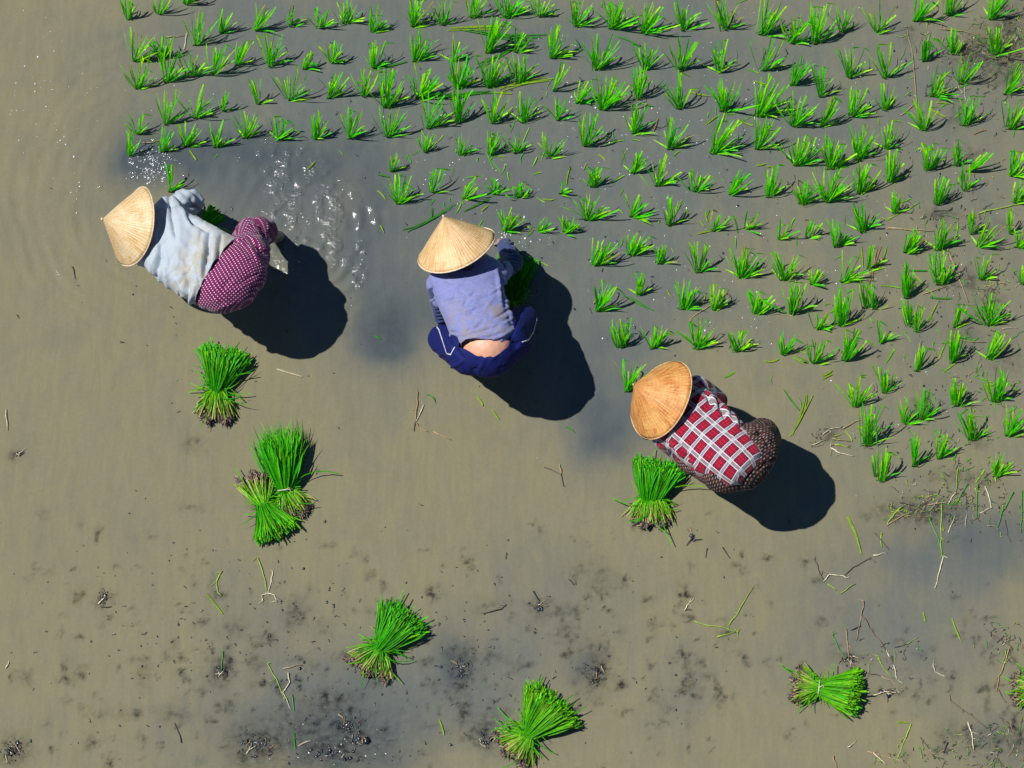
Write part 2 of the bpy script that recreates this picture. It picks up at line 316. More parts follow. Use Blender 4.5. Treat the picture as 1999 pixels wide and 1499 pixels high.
# each entry: base x, y, tip x, y, leaves, spread ; rows of the planting, left to right
ROWS = {
 'top': [(252,40,247,-10,11,.3),(310,30,316,-15,10,.3),(362,10,372,-30,12,.3),(431,66,436,22,12,.35),(497,62,520,12,12,.25),(567,54,572,14,10,.3),(624,58,632,20,12,.42),(672,48,682,8,14,.35),(727,64,730,14,13,.25),(806,54,812,-4,16,.3),(863,51,866,2,12,.42),(919,37,930,-14,12,.25),(989,36,992,-20,20,.35),(1052,34,1058,-10,12,.35),(1122,53,1132,4,16,.4),(1192,58,1202,-2,24,.45),(1256,66,1270,10,22,.45),(1334,62,1338,8,14,.35),(1416,61,1426,0,15,.35),(1487,69,1510,8,22,.25),(1545,87,1562,36,20,.35),(1592,88,1590,14,18,.2),(1645,66,1646,12,12,.38),(1712,66,1713,10,12,.35),(1785,43,1804,-10,15,.3),(1850,32,1858,-20,18,.25),(1932,40,1956,-14,16,.35)],
 'second': [(262,122,272,62,12,.3),(317,115,312,72,16,.38),(383,90,386,28,13,.3),(461,130,474,82,11,.28),(527,132,534,68,12,.3),(592,137,604,104,11,.4),(647,124,656,84,12,.4),(729,135,732,84,14,.3),(808,123,820,58,18,.25),(884,122,894,70,7,.45),(949,105,966,40,24,.2),(1007,104,1024,66,11,.35),(1078,116,1090,54,18,.22),(1164,138,1166,72,20,.38),(1260,138,1264,90,14,.3),(1329,138,1333,78,16,.35),(1405,143,1404,84,15,.28),(1489,140,1506,80,14,.3),(1546,168,1560,112,18,.25),(1600,191,1604,134,11,.25),(1659,155,1661,96,13,.38),(1728,155,1724,90,12,.25),(1803,121,1812,70,18,.1),(1860,108,1862,60,14,.3),(1943,108,1948,54,22,.35)],
 'third': [(268,176,272,116,14,.25),(322,163,330,100,14,.3),(374,152,377,100,12,.38),(416,148,432,90,12,.25),(504,205,500,158,8,.22),(564,198,572,138,13,.35),(642,194,650,144,13,.3),(710,192,714,140,12,.3),(751,212,762,142,20,.28),(815,193,832,136,26,.42),(894,175,898,114,22,.35),(956,172,966,112,24,.28),(1009,165,1006,108,16,.3),(1078,180,1100,132,7,.12),(1128,203,1150,168,16,.4),(1176,216,1182,152,26,.38),(1246,196,1254,134,14,.2),(1325,215,1324,148,14,.28),(1412,219,1422,160,22,.35),(1480,229,1508,156,26,.25),(1548,249,1562,188,26,.4),(1605,248,1628,196,16,.2),(1664,228,1680,174,20,.25),(1727,218,1726,168,10,.3),(1818,190,1846,140,20,.2),(1877,166,1890,112,14,.35),(1962,186,1990,136,16,.15)],
 'fourth': [(324,246,328,182,12,.28),(380,232,390,172,13,.35),(434,219,438,180,7,.25),(477,272,483,220,14,.38),(540,274,558,234,12,.35),(614,274,626,226,14,.32),(682,273,698,218,13,.35),(756,270,768,212,16,.42),(835,253,850,188,14,.3),(893,243,893,174,14,.28),(963,243,976,180,15,.3),(1021,242,1012,182,15,.25),(1087,237,1096,196,11,.5),(1142,288,1153,226,14,.3),(1236,263,1246,210,18,.25),(1307,294,1312,234,15,.35),(1392,302,1424,236,24,.25),(1477,293,1504,238,16,.25),(1555,325,1568,268,24,.35),(1621,332,1625,272,26,.25),(1675,314,1679,248,20,.22),(1729,292,1731,240,12,.22),(1802,257,1798,202,13,.25),(1880,247,1892,194,16,.25),(1968,254,1990,206,20,.18)],
 'fifth': [(267,264,264,220,9,.35),(254,306,257,262,8,.12),(315,299,332,256,12,.3),(364,288,374,246,13,.45),(420,290,428,242,11,.35),(763,337,772,306,10,.3),(830,300,826,262,10,.32),(901,305,906,264,10,.22),(957,303,965,258,12,.18),(1008,300,1004,262,12,.55),(1073,310,1071,264,12,.45),(1157,367,1160,330,18,.55),(1232,340,1252,302,13,.35),(1282,365,1290,308,13,.35),(1355,376,1362,338,15,.4),(1424,382,1452,338,10,.2),(1499,387,1510,330,15,.18),(1563,401,1564,350,20,.4),(1615,397,1628,336,24,.38),(1677,380,1687,326,22,.2),(1736,358,1744,302,18,.15),(1811,334,1816,284,20,.3),(1868,326,1866,280,9,.18),(1887,337,1926,298,8,.1),(1972,346,1992,302,16,.2)],
 'sixth': [(331,377,331,328,9,.22),(778,400,778,346,18,.3),(843,378,852,332,7,.25),(904,390,918,352,10,.4),(963,380,968,352,9,.55),(1012,387,1016,358,14,.6),(1093,380,1110,364,7,.45),(1146,432,1154,378,22,.45),(1234,425,1262,394,17,.5),(1305,443,1314,388,14,.28),(1389,453,1396,414,11,.3),(1457,450,1478,420,9,.25),(1519,470,1534,434,8,.4),(1576,465,1590,432,9,.22),(1633,484,1634,432,17,.25),(1684,455,1684,402,17,.35),(1745,418,1748,378,12,.3),(1830,402,1842,350,16,.15),(1884,375,1884,326,9,.2),(1980,398,1992,356,14,.2)],
 'seventh': [(987,453,1002,414,20,.35),(1052,453,1066,430,10,.6),(1104,455,1120,424,18,.45),(1164,520,1184,474,22,.3),(1232,500,1244,456,20,.32),(1287,517,1293,480,13,.35),(1363,534,1368,478,14,.35),(1447,543,1454,486,26,.35),(1525,548,1534,494,20,.38),(1582,557,1598,526,12,.5),(1643,553,1658,496,16,.3),(1694,530,1700,482,7,.04),(1769,495,1794,456,20,.18),(1831,490,1844,434,20,.2),(1896,459,1898,412,9,.08),(1910,485,1940,438,12,.35),(1971,459,1972,414,7,.1),(1983,485,1996,450,13,.3)],
 'eighth': [(1165,610,1184,560,18,.25),(1246,578,1252,538,11,.2),(1331,606,1348,550,22,.3),(1394,608,1400,560,14,.3),(1477,614,1482,570,20,.38),(1545,615,1552,558,20,.38),(1595,645,1610,614,14,.35),(1639,638,1643,566,20,.1),(1689,604,1684,556,9,.1),(1706,606,1704,556,10,.14),(1769,584,1772,524,20,.1),(1833,558,1836,498,22,.18),(1914,548,1920,502,12,.22),(1996,558,2004,518,8,.3)],
 'ninth': [(1212,680,1212,626,20,.3),(1273,682,1288,640,18,.38),(1361,684,1360,624,20,.42),(1438,688,1444,642,20,.4),(1528,695,1531,652,12,.35),(1590,711,1592,666,18,.42),(1651,707,1668,646,18,.2),(1718,673,1726,630,9,.3),(1776,640,1774,588,10,.08),(1788,650,1792,600,10,.12),(1862,641,1872,596,10,.22),(1929,637,1935,578,24,.45)],
 'tenth': [(1223,767,1232,708,15,.38),(1668,797,1674,742,14,.3),(1726,769,1720,716,12,.3),(1766,830,1776,776,12,.22),(1790,727,1800,680,10,.08),(1859,709,1869,652,20,.1),(1930,704,1954,656,14,.18),(1800,820,1812,768,18,.28),(1865,795,1870,742,20,.25),(1942,787,1948,726,24,.32)],
 'lowest': [(1693,873,1698,798,24,.2),(1707,932,1702,890,5,.06),(1720,943,1726,884,12,.14),(1783,913,1790,858,16,.12),(1832,898,1842,848,14,.22),(1898,862,1900,806,20,.32),(1941,933,1946,884,15,.3),(1966,853,1984,798,16,.3)],
}
ORD = ['first','second','third','fourth','fifth','sixth','seventh','eighth','ninth','tenth','eleventh','twelfth','thirteenth','fourteenth','fifteenth','sixteenth','seventeenth','eighteenth','nineteenth','twentieth','twenty-first','twenty-second','twenty-third','twenty-fourth','twenty-fifth','twenty-sixth','twenty-seventh','twenty-eighth']
SPECIAL = {(331,377): 'small lone rice seedling standing just right of the leftmost straw hat',
           (1223,767): 'spread rice seedling half hidden beside the straw hat of the plaid shirt planter',
           (987,453): 'bushy rice seedling the middle planter is just setting beside the hat',
           (254,306): 'narrow rice seedling just above the splashing water, at the left row ends',
           (1694,530): 'single stiff narrow bunch of blades like one thick leaf, casting a slim shadow'}
for rowname, row in ROWS.items():
    for i, (bx, by, tx, ty, n, sp) in enumerate(row):
        rg = np.random.default_rng(int(bx*7+by*13)); mb = MB()
        dx = tx-bx; ln = math.hypot(dx, by-ty)
        tuft(mb, bx, by, tx, ty, int(n*1.25), sp*1.0, rg, long_right=.05 if sp < .16 else .16)
        if rg.random() < .25: 
            a = rg.uniform(.2, 2.6); mb.ribbon(P(bx+4, by, .004), P(bx+10*math.cos(a), by-10*math.sin(a), .02), P(bx+ln*.8*math.cos(a), by-ln*.5*math.sin(a), .005), .009, leafcol(.2), leafcol(.7))
        o = mb.build('rice_seedling', M_LEAF, None, P(bx, by, 0))
        look = ('bushy' if n >= 19 else 'sparse' if n <= 9 else 'full'); size = 'tall' if ln > 58 else 'short' if ln < 44 else 'medium'
        lean = 'leaning right' if dx > 14 else 'leaning left' if dx < -3 else 'upright'
        lab = SPECIAL.get((bx, by)) or f'{size} {look} {lean} rice seedling, {ORD[i]} from left in the {rowname} planted row'
        tag(o, lab, 'rice seedling', 'rice seedlings planted in rows in the water')

# ------------------------------------------------------------------ tied seedling bundles
def bundle(label, wx, wy, fa, fh, fl, ra, rh, rl, n=240, ww=12, cut=True, tie=True, zt=.13, yel=0.0, seed=1, group='tied bundles of rice seedlings lying in the water', zb=.0, name='seedling_bundle'):
    rg = np.random.default_rng(seed); o = empty(name, P(wx, wy, zb), label, 'seedling bundle', group)
    n = int(n*1.6); fa, fh, ra, rh = R(fa), R(fh*.62), R(ra), R(rh*.55)
    A = MB(); B = MB(); Cc = MB()
    fdir = np.array([math.cos(fa), math.sin(fa)]); perp = np.array([-fdir[1], fdir[0]])
    for i in range(n):
        s = rg.uniform(-1, 1); t = rg.random()           # s: across the fan, t: bottom .. top layer
        lay = math.sqrt(max(0, 1-.75*s*s))
        a = fa+fh*s*(1-.25*t)+rg.normal(0, .10)
        ln = fl*(1.0-.24*t*lay)*(rg.uniform(.84, 1.03) if cut else rg.uniform(.62, 1.1))
        if rg.random() < .03: ln *= rg.uniform(1.05, 1.25)
        z0 = zb+.02+t*.05*lay; z2 = zb+.02+(.25+.75*t)*zt*lay
        ox = perp*s*ww
        bk = rg.uniform(0, 16); p0 = P(wx+ox[0]*.8-fdir[0]*bk, wy-ox[1]*.8+fdir[1]*bk, z0); p2 = P(wx+ox[0]*1.4+math.cos(a)*ln, wy-ox[1]*1.4-math.sin(a)*ln, z2)
        am = a+rg.normal(0, .17)-.12*s
        p1 = P(wx+ox[0]*1.3+math.cos(am)*ln*.5, wy-ox[1]*1.3-math.sin(am)*ln*.5, z0*.4+z2*.6+.012+rg.normal(0,.008))
        yy = yel+rg.beta(1.5, 2.6)*.9-.25
        c1 = leafcol(yy, rg.uniform(.2, .95))
        A.ribbon(p0, p1, p2, (2.4 if cut else 3.8)/345*rg.uniform(.7, 1.3), leafcol(yel-.15, .5), c1, cut=cut, roll=rg.normal(0, .5), base=.8)
    for i in range(int(n*.3)):                           # stray, bent blades round the waist
        a = rg.choice([fa, ra])+rg.normal(0, .8); ln = rg.gamma(3, 11); sd0 = rg.normal(0, 5, 2)
        a2 = a+rg.normal(0, .5); A.ribbon(P(wx+sd0[0], wy+sd0[1], zb+.05), P(wx+sd0[0]+math.cos(a)*ln*.5, wy+sd0[1]-math.sin(a)*ln*.5, zb+rg.uniform(.05, .10)), P(wx+math.cos(a2)*ln, wy-math.sin(a2)*ln, zb+rg.uniform(.01, .07)), .006, leafcol(yel, .35), leafcol(rg.uniform(-.1, .6), .6), cut=rg.random() < .5, roll=rg.normal(0, .5))
    rdir = np.array([math.cos(ra), math.sin(ra)]); rp = np.array([-rdir[1], rdir[0]])
    for i in range(int(n*.5)):
        s = rg.uniform(-1, 1); t = rg.random(); lay = math.sqrt(max(0, 1-.8*s*s))
        a = ra+rh*s+rg.normal(0, .19); ln = rl*rg.uniform(.5, .92)
        z0 = zb+.025+t*.05*lay; z2 = zb+.008+t*.07*lay; ox = rp*s*ww
        p0 = P(wx+ox[0], wy-ox[1], z0); p2 = P(wx+ox[0]*1.5+math.cos(a)*ln, wy-ox[1]*1.5-math.sin(a)*ln, z2); p1 = (p0+p2)/2+np.array([rg.normal(0, .010), rg.normal(0, .008), .012])
        k = rg.random(); c1 = (np.array([.55, .52, .16]) if k < .35 else np.array([.20, .36, .02]) if k < .7 else np.array([.10, .07, .04]))
        B.ribbon(p0, p1, p2, .0062*rg.uniform(.7, 1.2), leafcol(rg.uniform(-.2, .6), .85), c1*rg.uniform(.7, 1.15), cut=True, roll=rg.normal(0, .7), base=.9)
    for i in range(int(n*1.5)):                           # root beard
        s = rg.uniform(-1, 1); t = rg.random(); lay = math.sqrt(max(0, 1-.8*s*s)); a = ra+rh*1.05*s
        r_ = rl*(rg.uniform(.66, .92)+.10*math.sin(s*7+seed)); z = zb+.005+t*.06*lay; ox = rp*s*ww*1.5
        q = np.array([wx+ox[0]+math.cos(a)*r_, wy-ox[1]-math.sin(a)*r_]); aa = a+rg.normal(0, .7); l2 = rg.uniform(3, 10)
        pa = P(q[0], q[1], z); pb = P(q[0]+math.cos(aa)*l2, q[1]-math.sin(aa)*l2, max(.002, z-.02*rg.random())); pm = (pa+pb)/2+rg.normal(0, .006, 3)
        cc = [np.array([.20, .13, .09]), np.array([.05, .04, .045]), np.array([.34, .25, .17])][rg.choice(3, p=[.36, .46, .18])]
        Cc.ribbon(pa, pm, pb, .0045, cc, cc*.8, seg=3, cut=True, base=1)
    for i in range(60):
        s = rg.uniform(-1, 1); a = ra+rh*s; r_ = rl*rg.uniform(.3, .85); Cc.lump(P(wx+math.cos(a)*r_, wy-math.sin(a)*r_, zb+rg.uniform(.0, .04)), rg.uniform(.008, .02), (.03, .028, .02))
    A.build('leaves', M_LEAF, o); B.build('stems', M_LEAF, o); Cc.build('roots', M_ROOT, o)
    if tie:
        T = MB(); pts = []
        for k in range(25):
            an = 2*math.pi*k/24; q = perp*math.cos(an)*(ww+3)
            pts.append(P(wx+q[0], wy-q[1], zb+.05+.045*math.sin(an)))
        T.tube(pts, .0032, .0032, (.55, .50, .36)); 
        T.tube([pts[6], pts[6]+np.array([.02, .01, .01]), pts[6]+np.array([.035, -.02, -.01])], .003, .002, (.5, .46, .3))
        T.build('tie', M_STRAW, o)
    return o
bundle('squat bundle of rice seedlings standing highest at left, brown roots at its foot', 423, 757, 78, 36, 88, 268, 32, 68, seed=11, n=300, tie=False)
bundle('long uncut bundle of rice seedlings, its roots resting against another bundle', 557, 956, 95, 25, 132, 292, 38, 58, cut=False, seed=12, n=250, zt=.17)
bundle('upturned short bundle, pinkish roots up and leaves down, crossed by the long one', 514, 985, 295, 44, 74, 103, 32, 66, seed=13, n=230, tie=False, zt=.09, yel=.1)
bundle('wide fanned bundle with cut dark leaf ends and pale stems, at lower centre', 742, 1264, 52, 38, 96, 240, 54, 60, seed=14, n=330, tie=False)
bundle('yellowish green fanned bundle at the bottom edge with pale knobbly stems', 1031, 1433, 50, 50, 100, 225, 52, 60, seed=15, n=380, yel=.22, tie=False)
bundle('bow-tie bundle with a white band, lying sideways at lower right', 1599, 1342, -6, 30, 88, 172, 36, 54, seed=16, n=300, yel=.25)
bundle('broad square-topped bundle just below the plaid shirt planter', 1272, 972, 78, 19, 80, 268, 3, 54, seed=17, n=420, ww=23, tie=False)
bundle('bundle cut off by the right edge, roots showing, near the lower right corner', 2018, 1345, 5, 30, 80, 178, 38, 42, seed=18, n=160, yel=.15, tie=False)
bundle('dark bundle standing in the shadow between arm and knee of the middle planter', 1000, 585, 88, 28, 88, 270, 30, 20, seed=19, n=140, yel=-.3, group=None, tie=False)
bundle('small bunch of seedlings under the chest of the white shirt planter', 398, 441, 48, 34, 44, 230, 30, 18, seed=20, n=70, ww=5, yel=-.1, group=None, tie=False, zb=.12)

# ------------------------------------------------------------------ floating leaf cuttings, straws, twigs
LM = [(300,440,'the white shirt planter'),(900,560,'the middle planter'),(1380,840,'the plaid shirt planter'),(420,750,'the squat bundle at left'),(555,930,'the two crossed bundles'),
      (750,1240,'the wide fanned bundle at lower centre'),(1050,1400,'the bundle at the bottom edge'),(1610,1345,'the bow-tie bundle'),(1275,960,'the square-topped bundle'),(1700,600,'the right seedling rows'),(1300,200,'the upper middle seedlings'),(1850,100,'the upper right seedlings'),(480,120,'the upper left seedlings'),
      (850,150,'the upper centre seedlings'),(1900,1400,'the lower right corner'),(60,1440,'the lower left corner'),(1900,1000,'the lowest seedlings at right'),(300,1200,'the empty water at lower left'),(1300,1200,'the empty water at lower right'),(900,350,'the seedlings above the middle hat')]
USED = {}
def where(x, y):
    b = min(LM, key=lambda l: (l[0]-x)**2+(l[1]-y)**2); dx, dy = x-b[0], y-b[1]
    s = ('right of' if dx > 0 else 'left of') if abs(dx) > abs(dy) else ('below' if dy > 0 else 'above')
    d = math.hypot(dx, dy); return ('close ' if d < 110 else 'well ' if d > 220 else '')+s, b[2]
def uniq(desc, x, y, grp):
    a, b = where(x, y); base = f'{desc} {a} {b}'; k = USED.get(base, 0); USED[base] = k+1
    return base
GRN, YG, PALE, TAN, BRN, DRK = (.04,.26,.02), (.26,.42,.02), (.55,.5,.34), (.36,.24,.12), (.12,.08,.06), (.018,.02,.024)
CUT = [(940,412,955,398,YG),(905,413,955,388,GRN),(795,452,888,397,GRN),(742,440,750,455,YG),(760,345,733,340,GRN),(600,330,616,313,YG),(1215,575,1265,605,GRN),(1303,566,1312,580,YG),(1491,704,1520,700,YG),(1546,698,1573,712,YG),(1606,733,1624,722,YG),(1606,740,1625,730,YG),
       (1345,178,1390,187,YG),(1470,158,1498,165,YG),(1443,236,1470,245,YG),(1255,95,1205,70,GRN),(860,190,960,178,GRN),(930,130,1060,68,GRN),(880,60,1000,50,YG),(960,62,1062,72,GRN),(1000,80,905,60,GRN),(1378,243,1400,226,YG),(1284,230,1274,258,TAN),
       (1812,628,1833,585,YG),(1698,548,1716,482,TAN),(1715,525,1730,481,YG),(1681,480,1685,525,YG),(1510,325,1496,324,YG),(1476,323,1498,318,YG),(1440,455,1430,420,GRN),(1113,325,1105,360,YG),(1130,385,1160,400,GRN),(1168,302,1180,310,YG),(1060,388,1084,387,YG),
       (736,372,754,392,YG),(843,405,841,425,GRN),(370,293,383,312,YG),(1372,595,1378,570,YG),(1390,450,1356,458,YG),(1378,413,1381,432,YG),(1367,430,1376,442,YG),(1820,215,1846,228,YG),(1828,200,1855,203,YG),(1815,580,1858,582,GRN),(1775,528,1810,528,GRN),(975,172,1075,155,YG),(795,120,740,133,GRN),(1000,182,958,180,YG),(955,178,870,195,GRN),
       (930,775,942,792,YG),(833,770,850,790,GRN),(961,800,975,820,YG),(590,735,540,720,PALE),(1104,833,1122,846,GRN),(1900,262,1925,253,TAN),(730,655,745,662,GRN),(574,1430,576,1462,GRN),(582,1456,608,1446,PALE),(857,1405,866,1434,YG),(402,1158,434,1198,YG),(1858,1207,1878,1255,YG),(1802,1195,1806,1213,YG),(1655,1012,1685,1080,YG),(1530,760,1560,800,GRN),(1576,770,1545,846,YG),(1750,1410,1778,1412,YG)]
for (x0, y0, x1, y1, c) in CUT:
    mb = MB(); rg = np.random.default_rng(x0*3+y0); c = np.array(c); mid = P((x0+x1)/2+rg.normal(0, 3), (y0+y1)/2+rg.normal(0, 3), .014)
    big = math.hypot(x1-x0, y1-y0) > 58
    for k in range(3 if big else 1):
        jt = rg.normal(0, 5 if big else .1, 4)
        mb.ribbon(P(x0+jt[0], y0+jt[1]*.6, .006), mid+(rg.normal(0, .012, 3)*np.array([1,1,.2]) if big else 0), P(x1+jt[2], y1+jt[3]*.8, .008), .0062 if big else .0085, c*.9, c*1.1, cut=rg.random() < .5, base=.8, roll=rg.normal(0, .2))
    o = mb.build('floating_leaf', M_LEAF, None, P((x0+x1)/2, (y0+y1)/2, 0))
    nm = {GRN: 'green', YG: 'yellow-green', PALE: 'pale', TAN: 'tan'}[tuple(c)]; ln = math.hypot(x1-x0, y1-y0)
    tag(o, uniq(f"{'long' if ln > 60 else 'short' if ln < 28 else 'slim'} {nm} cut leaf floating", (x0+x1)/2, (y0+y1)/2, 'l'), 'leaf', 'loose rice leaves floating on the water')
TWIGS = [([(815,765),(813,800),(810,823),(822,835),(835,842)],TAN),([(828,790),(812,822)],PALE),([(810,823),(808,842)],BRN),([(845,843),(880,858)],TAN),([(1062,912),(1095,925),(1100,950)],BRN),([(1095,925),(1092,905)],TAN),
  ([(502,1088),(514,1120),(522,1157)],YG),([(532,1113),(530,1130),(523,1157)],PALE),([(523,1157),(512,1162),(511,1175)],PALE),([(523,1157),(536,1162),(540,1174)],PALE),([(433,1115),(422,1135),(424,1155),(432,1163)],YG),([(522,1295),(538,1325),(555,1366)],YG),([(562,1313),(566,1332),(553,1352),(562,1372),(568,1385)],PALE),([(570,1355),(574,1388)],GRN),([(553,1305),(590,1298)],TAN),
  ([(945,1198),(980,1188),(988,1180)],BRN),([(1040,1153),(1052,1172)],DRK),([(1110,1130),(1120,1142)],DRK),([(1353,1055),(1370,1052)],DRK),([(1410,1068),(1425,1090)],DRK),([(1380,1070),(1376,1088)],BRN),([(1355,1212),(1380,1220),(1400,1222),(1440,1233)],YG),([(1400,1243),(1438,1233)],YG),([(1423,1222),(1440,1195),(1455,1170),(1470,1146)],YG),([(1336,1190),(1345,1178),(1355,1168)],PALE),([(1350,1190),(1335,1190)],BRN),
  ([(1590,1092),(1602,1122),(1608,1135)],BRN),([(1608,1135),(1618,1120),(1640,1125),(1658,1127)],PALE),([(1648,1123),(1675,1102),(1700,1088)],BRN),([(1614,1138),(1632,1152)],YG),([(1641,1158),(1670,1139)],YG),([(1687,1173),(1680,1205),(1676,1225),(1671,1250)],TAN),([(1680,1222),(1660,1230)],DRK),([(1625,1240),(1640,1270),(1655,1290)],GRN),([(1649,1227),(1655,1260),(1657,1290)],TAN),([(1688,1207),(1702,1232),(1720,1255),(1735,1280),(1750,1310)],BRN),([(1729,1270),(1745,1300),(1752,1328)],PALE),([(1714,1282),(1725,1305),(1745,1325)],YG),([(1655,1290),(1690,1312),(1720,1320)],BRN),([(1720,1320),(1740,1330),(1760,1343)],TAN),([(1700,1358),(1730,1350),(1755,1352)],PALE),
  ([(1840,985),(1836,1050),(1838,1085)],YG),([(1815,1012),(1830,1050),(1842,1085)],GRN),([(1842,1085),(1836,1112),(1825,1148)],PALE),([(1908,945),(1907,990),(1906,1012)],GRN),([(1995,958),(1994,1000),(1993,1040)],GRN),([(1870,915),(1866,960)],YG),([(1866,960),(1850,985)],PALE),([(1890,945),(1862,985),(1838,985)],GRN),([(1811,985),(1855,980)],TAN),([(1760,990),(1740,1010),(1732,1024)],YG),([(1732,1024),(1765,1005),(1808,1010)],TAN),([(1755,981),(1782,986)],DRK),([(1980,960),(1955,1000),(1947,1030)],GRN),([(1924,950),(1936,992),(1912,1001)],PALE),([(1886,1005),(1886,1030)],PALE),([(1852,1040),(1865,1005)],PALE),([(1720,1040),(1721,1068)],YG),([(1708,1040),(1735,1072)],BRN),([(1705,1084),(1732,1080)],PALE),
  ([(1605,848),(1620,838),(1645,832)],PALE),([(1645,836),(1665,824),(1680,820)],TAN),([(1585,870),(1612,858)],PALE),([(1625,855),(1660,862)],TAN),([(1630,868),(1660,874)],YG),([(1620,873),(1640,885),(1668,890)],PALE),([(1665,862),(1650,840)],YG),([(1758,225),(1790,200),(1783,120),(1770,50)],TAN),([(1835,55),(1880,62),(1930,75)],TAN),([(1890,75),(1920,90)],BRN),([(1735,445),(1798,450),(1825,450)],TAN),([(1730,430),(1770,410),(1795,395)],YG),([(1910,415),(1960,405),(2005,395)],YG),([(1800,574),(1850,558)],TAN),([(1850,485),(1870,540),(1890,590)],TAN),([(1880,665),(1925,668)],TAN),
  ([(1855,1368),(1880,1385),(1925,1420)],BRN),([(1779,1413),(1768,1440),(1752,1480)],YG),([(1692,1466),(1740,1480),(1770,1490)],TAN),([(1705,1470),(1730,1492)],PALE),([(1800,1442),(1815,1465),(1825,1480)],BRN),([(1850,1448),(1842,1470)],DRK),([(1890,1410),(1898,1440),(1900,1470)],PALE),([(1625,1474),(1634,1499)],TAN),([(1655,1460),(1672,1445)],PALE),([(1925,1230),(1950,1248),(1975,1262)],BRN),([(1970,1262),(1960,1300),(1950,1320),(1945,1350)],TAN),([(1948,1345),(1965,1372)],BRN),([(1965,1270),(1958,1290)],YG),([(1822,1300),(1825,1312),(1845,1320)],PALE),
  ([(355,1450),(340,1410)],BRN),([(195,1185),(218,1184)],DRK),([(193,1178),(205,1165)],PALE),([(10,1303),(17,1290)],PALE),([(435,1270),(432,1310)],GRN),([(480,1470),(500,1455)],PALE),([(660,1395),(670,1402)],TAN),([(322,72),(360,68)],TAN),([(360,95),(366,60)],PALE),([(280,278),(318,274)],TAN),([(1140,330),(1146,318)],TAN),([(1312,790),(1310,760)],TAN),([(1311,755),(1312,815)],TAN),([(1150,600),(1155,612)],BRN),([(1160,592),(1164,575)],TAN),([(1352,1050),(1340,1065)],DRK),([(1420,570),(1380,600),(1350,620)],TAN),([(30,890),(45,884)],BRN),([(12,798),(14,840)],PALE),([(140,520),(146,545)],BRN)]
def twig_add(mb, pts, c, rg, r=.0032):
    q = []
    for i in range(len(pts)-1):
        for k in range(3): q.append(np.array(pts[i])*(1-k/3)+np.array(pts[i+1])*k/3+rg.normal(0, .8, 2))
    q.append(np.array(pts[-1])); p = [P(a[0], a[1], .004+.008*rg.random()) for a in q]
    mb.tube(p, r*rg.uniform(.8, 1.3), r*.5, np.array(c)*rg.uniform(.8, 1.2), np.array(c)*rg.uniform(.7, 1.3), n=5)
for i, (pts, c) in enumerate(TWIGS):
    rg = np.random.default_rng(500+i); mb = MB(); twig_add(mb, pts, c, rg)
    if len(pts) > 2:
        for k in range(rg.integers(1, 4)):
            j = rg.integers(0, len(pts)); a = rg.uniform(0, 6.28); l = rg.uniform(5, 14)
            twig_add(mb, [pts[j], (pts[j][0]+math.cos(a)*l, pts[j][1]+math.sin(a)*l)], c, rg, .0018)
    cx, cy = np.mean(pts, 0); o = mb.build('straw_stalk', M_STRAW, None, P(cx, cy, 0))
    nm = {GRN: 'green', YG: 'yellow-green', PALE: 'bleached', TAN: 'tan', BRN: 'brown', DRK: 'blackened'}[tuple(c)]
    ln = sum(math.hypot(pts[k+1][0]-pts[k][0], pts[k+1][1]-pts[k][1]) for k in range(len(pts)-1))
    tag(o, uniq(f"{'long' if ln > 70 else 'short' if ln < 25 else 'thin'} {nm} straw stalk floating", cx, cy, 's'), 'straw stalk', 'old straw stalks floating on the water')
# fine litter nobody could count, one sheet of it per drift
def litter(label, blobs, n, seed):
    rg = np.random.default_rng(seed); mb = MB(); cx = cy = 0
    wts = np.array([b[4]*b[2]*b[3] for b in blobs]); wts = wts/wts.sum()
    for i in range(n):
        b = blobs[rg.choice(len(blobs), p=wts)]; x, y = rg.normal(b[0], b[2]*.6), rg.normal(b[1], b[3]*.6)
        a = rg.uniform(0, 6.28); l = rg.gamma(2, 5); c = [GRN, YG, PALE, TAN, BRN, DRK][rg.choice(6, p=[.22, .14, .06, .10, .22, .26])]
        e = (x+math.cos(a)*l, y+math.sin(a)*l); m = ((x+e[0])/2+rg.normal(0, 2), (y+e[1])/2+rg.normal(0, 2))
        twig_add(mb, [(x, y), m, e], c, rg, .0017)
    o = mb.build('straw_litter', M_STRAW, None, P(blobs[0][0], blobs[0][1], 0)); tag(o, label, 'straw litter', None, 'stuff')
litter('fine broken straw drifting among the upper right seedlings', [(1930,90,60,40,1),(1980,60,40,60,1),(1800,60,60,60,.3),(1900,160,90,60,.35),(1840,420,60,20,.6),(1880,380,90,100,.12),(1940,560,60,60,.5),(1920,620,60,50,.4)], 380, 31)
litter('tangled green and brown straw below the lowest seedlings at right', [(1780,995,60,25,1),(1840,980,70,40,1),(1920,980,80,50,.8),(1890,760,90,120,.22),(1840,900,90,50,.4),(1620,855,40,24,.6)], 300, 32)
litter('loose straw bits scattered over the lower right corner', [(1740,1290,60,40,.5),(1960,1250,50,40,.9),(1950,1460,70,50,1.2),(1850,1470,70,30,.9),(1740,1480,40,20,.7)], 230, 33)
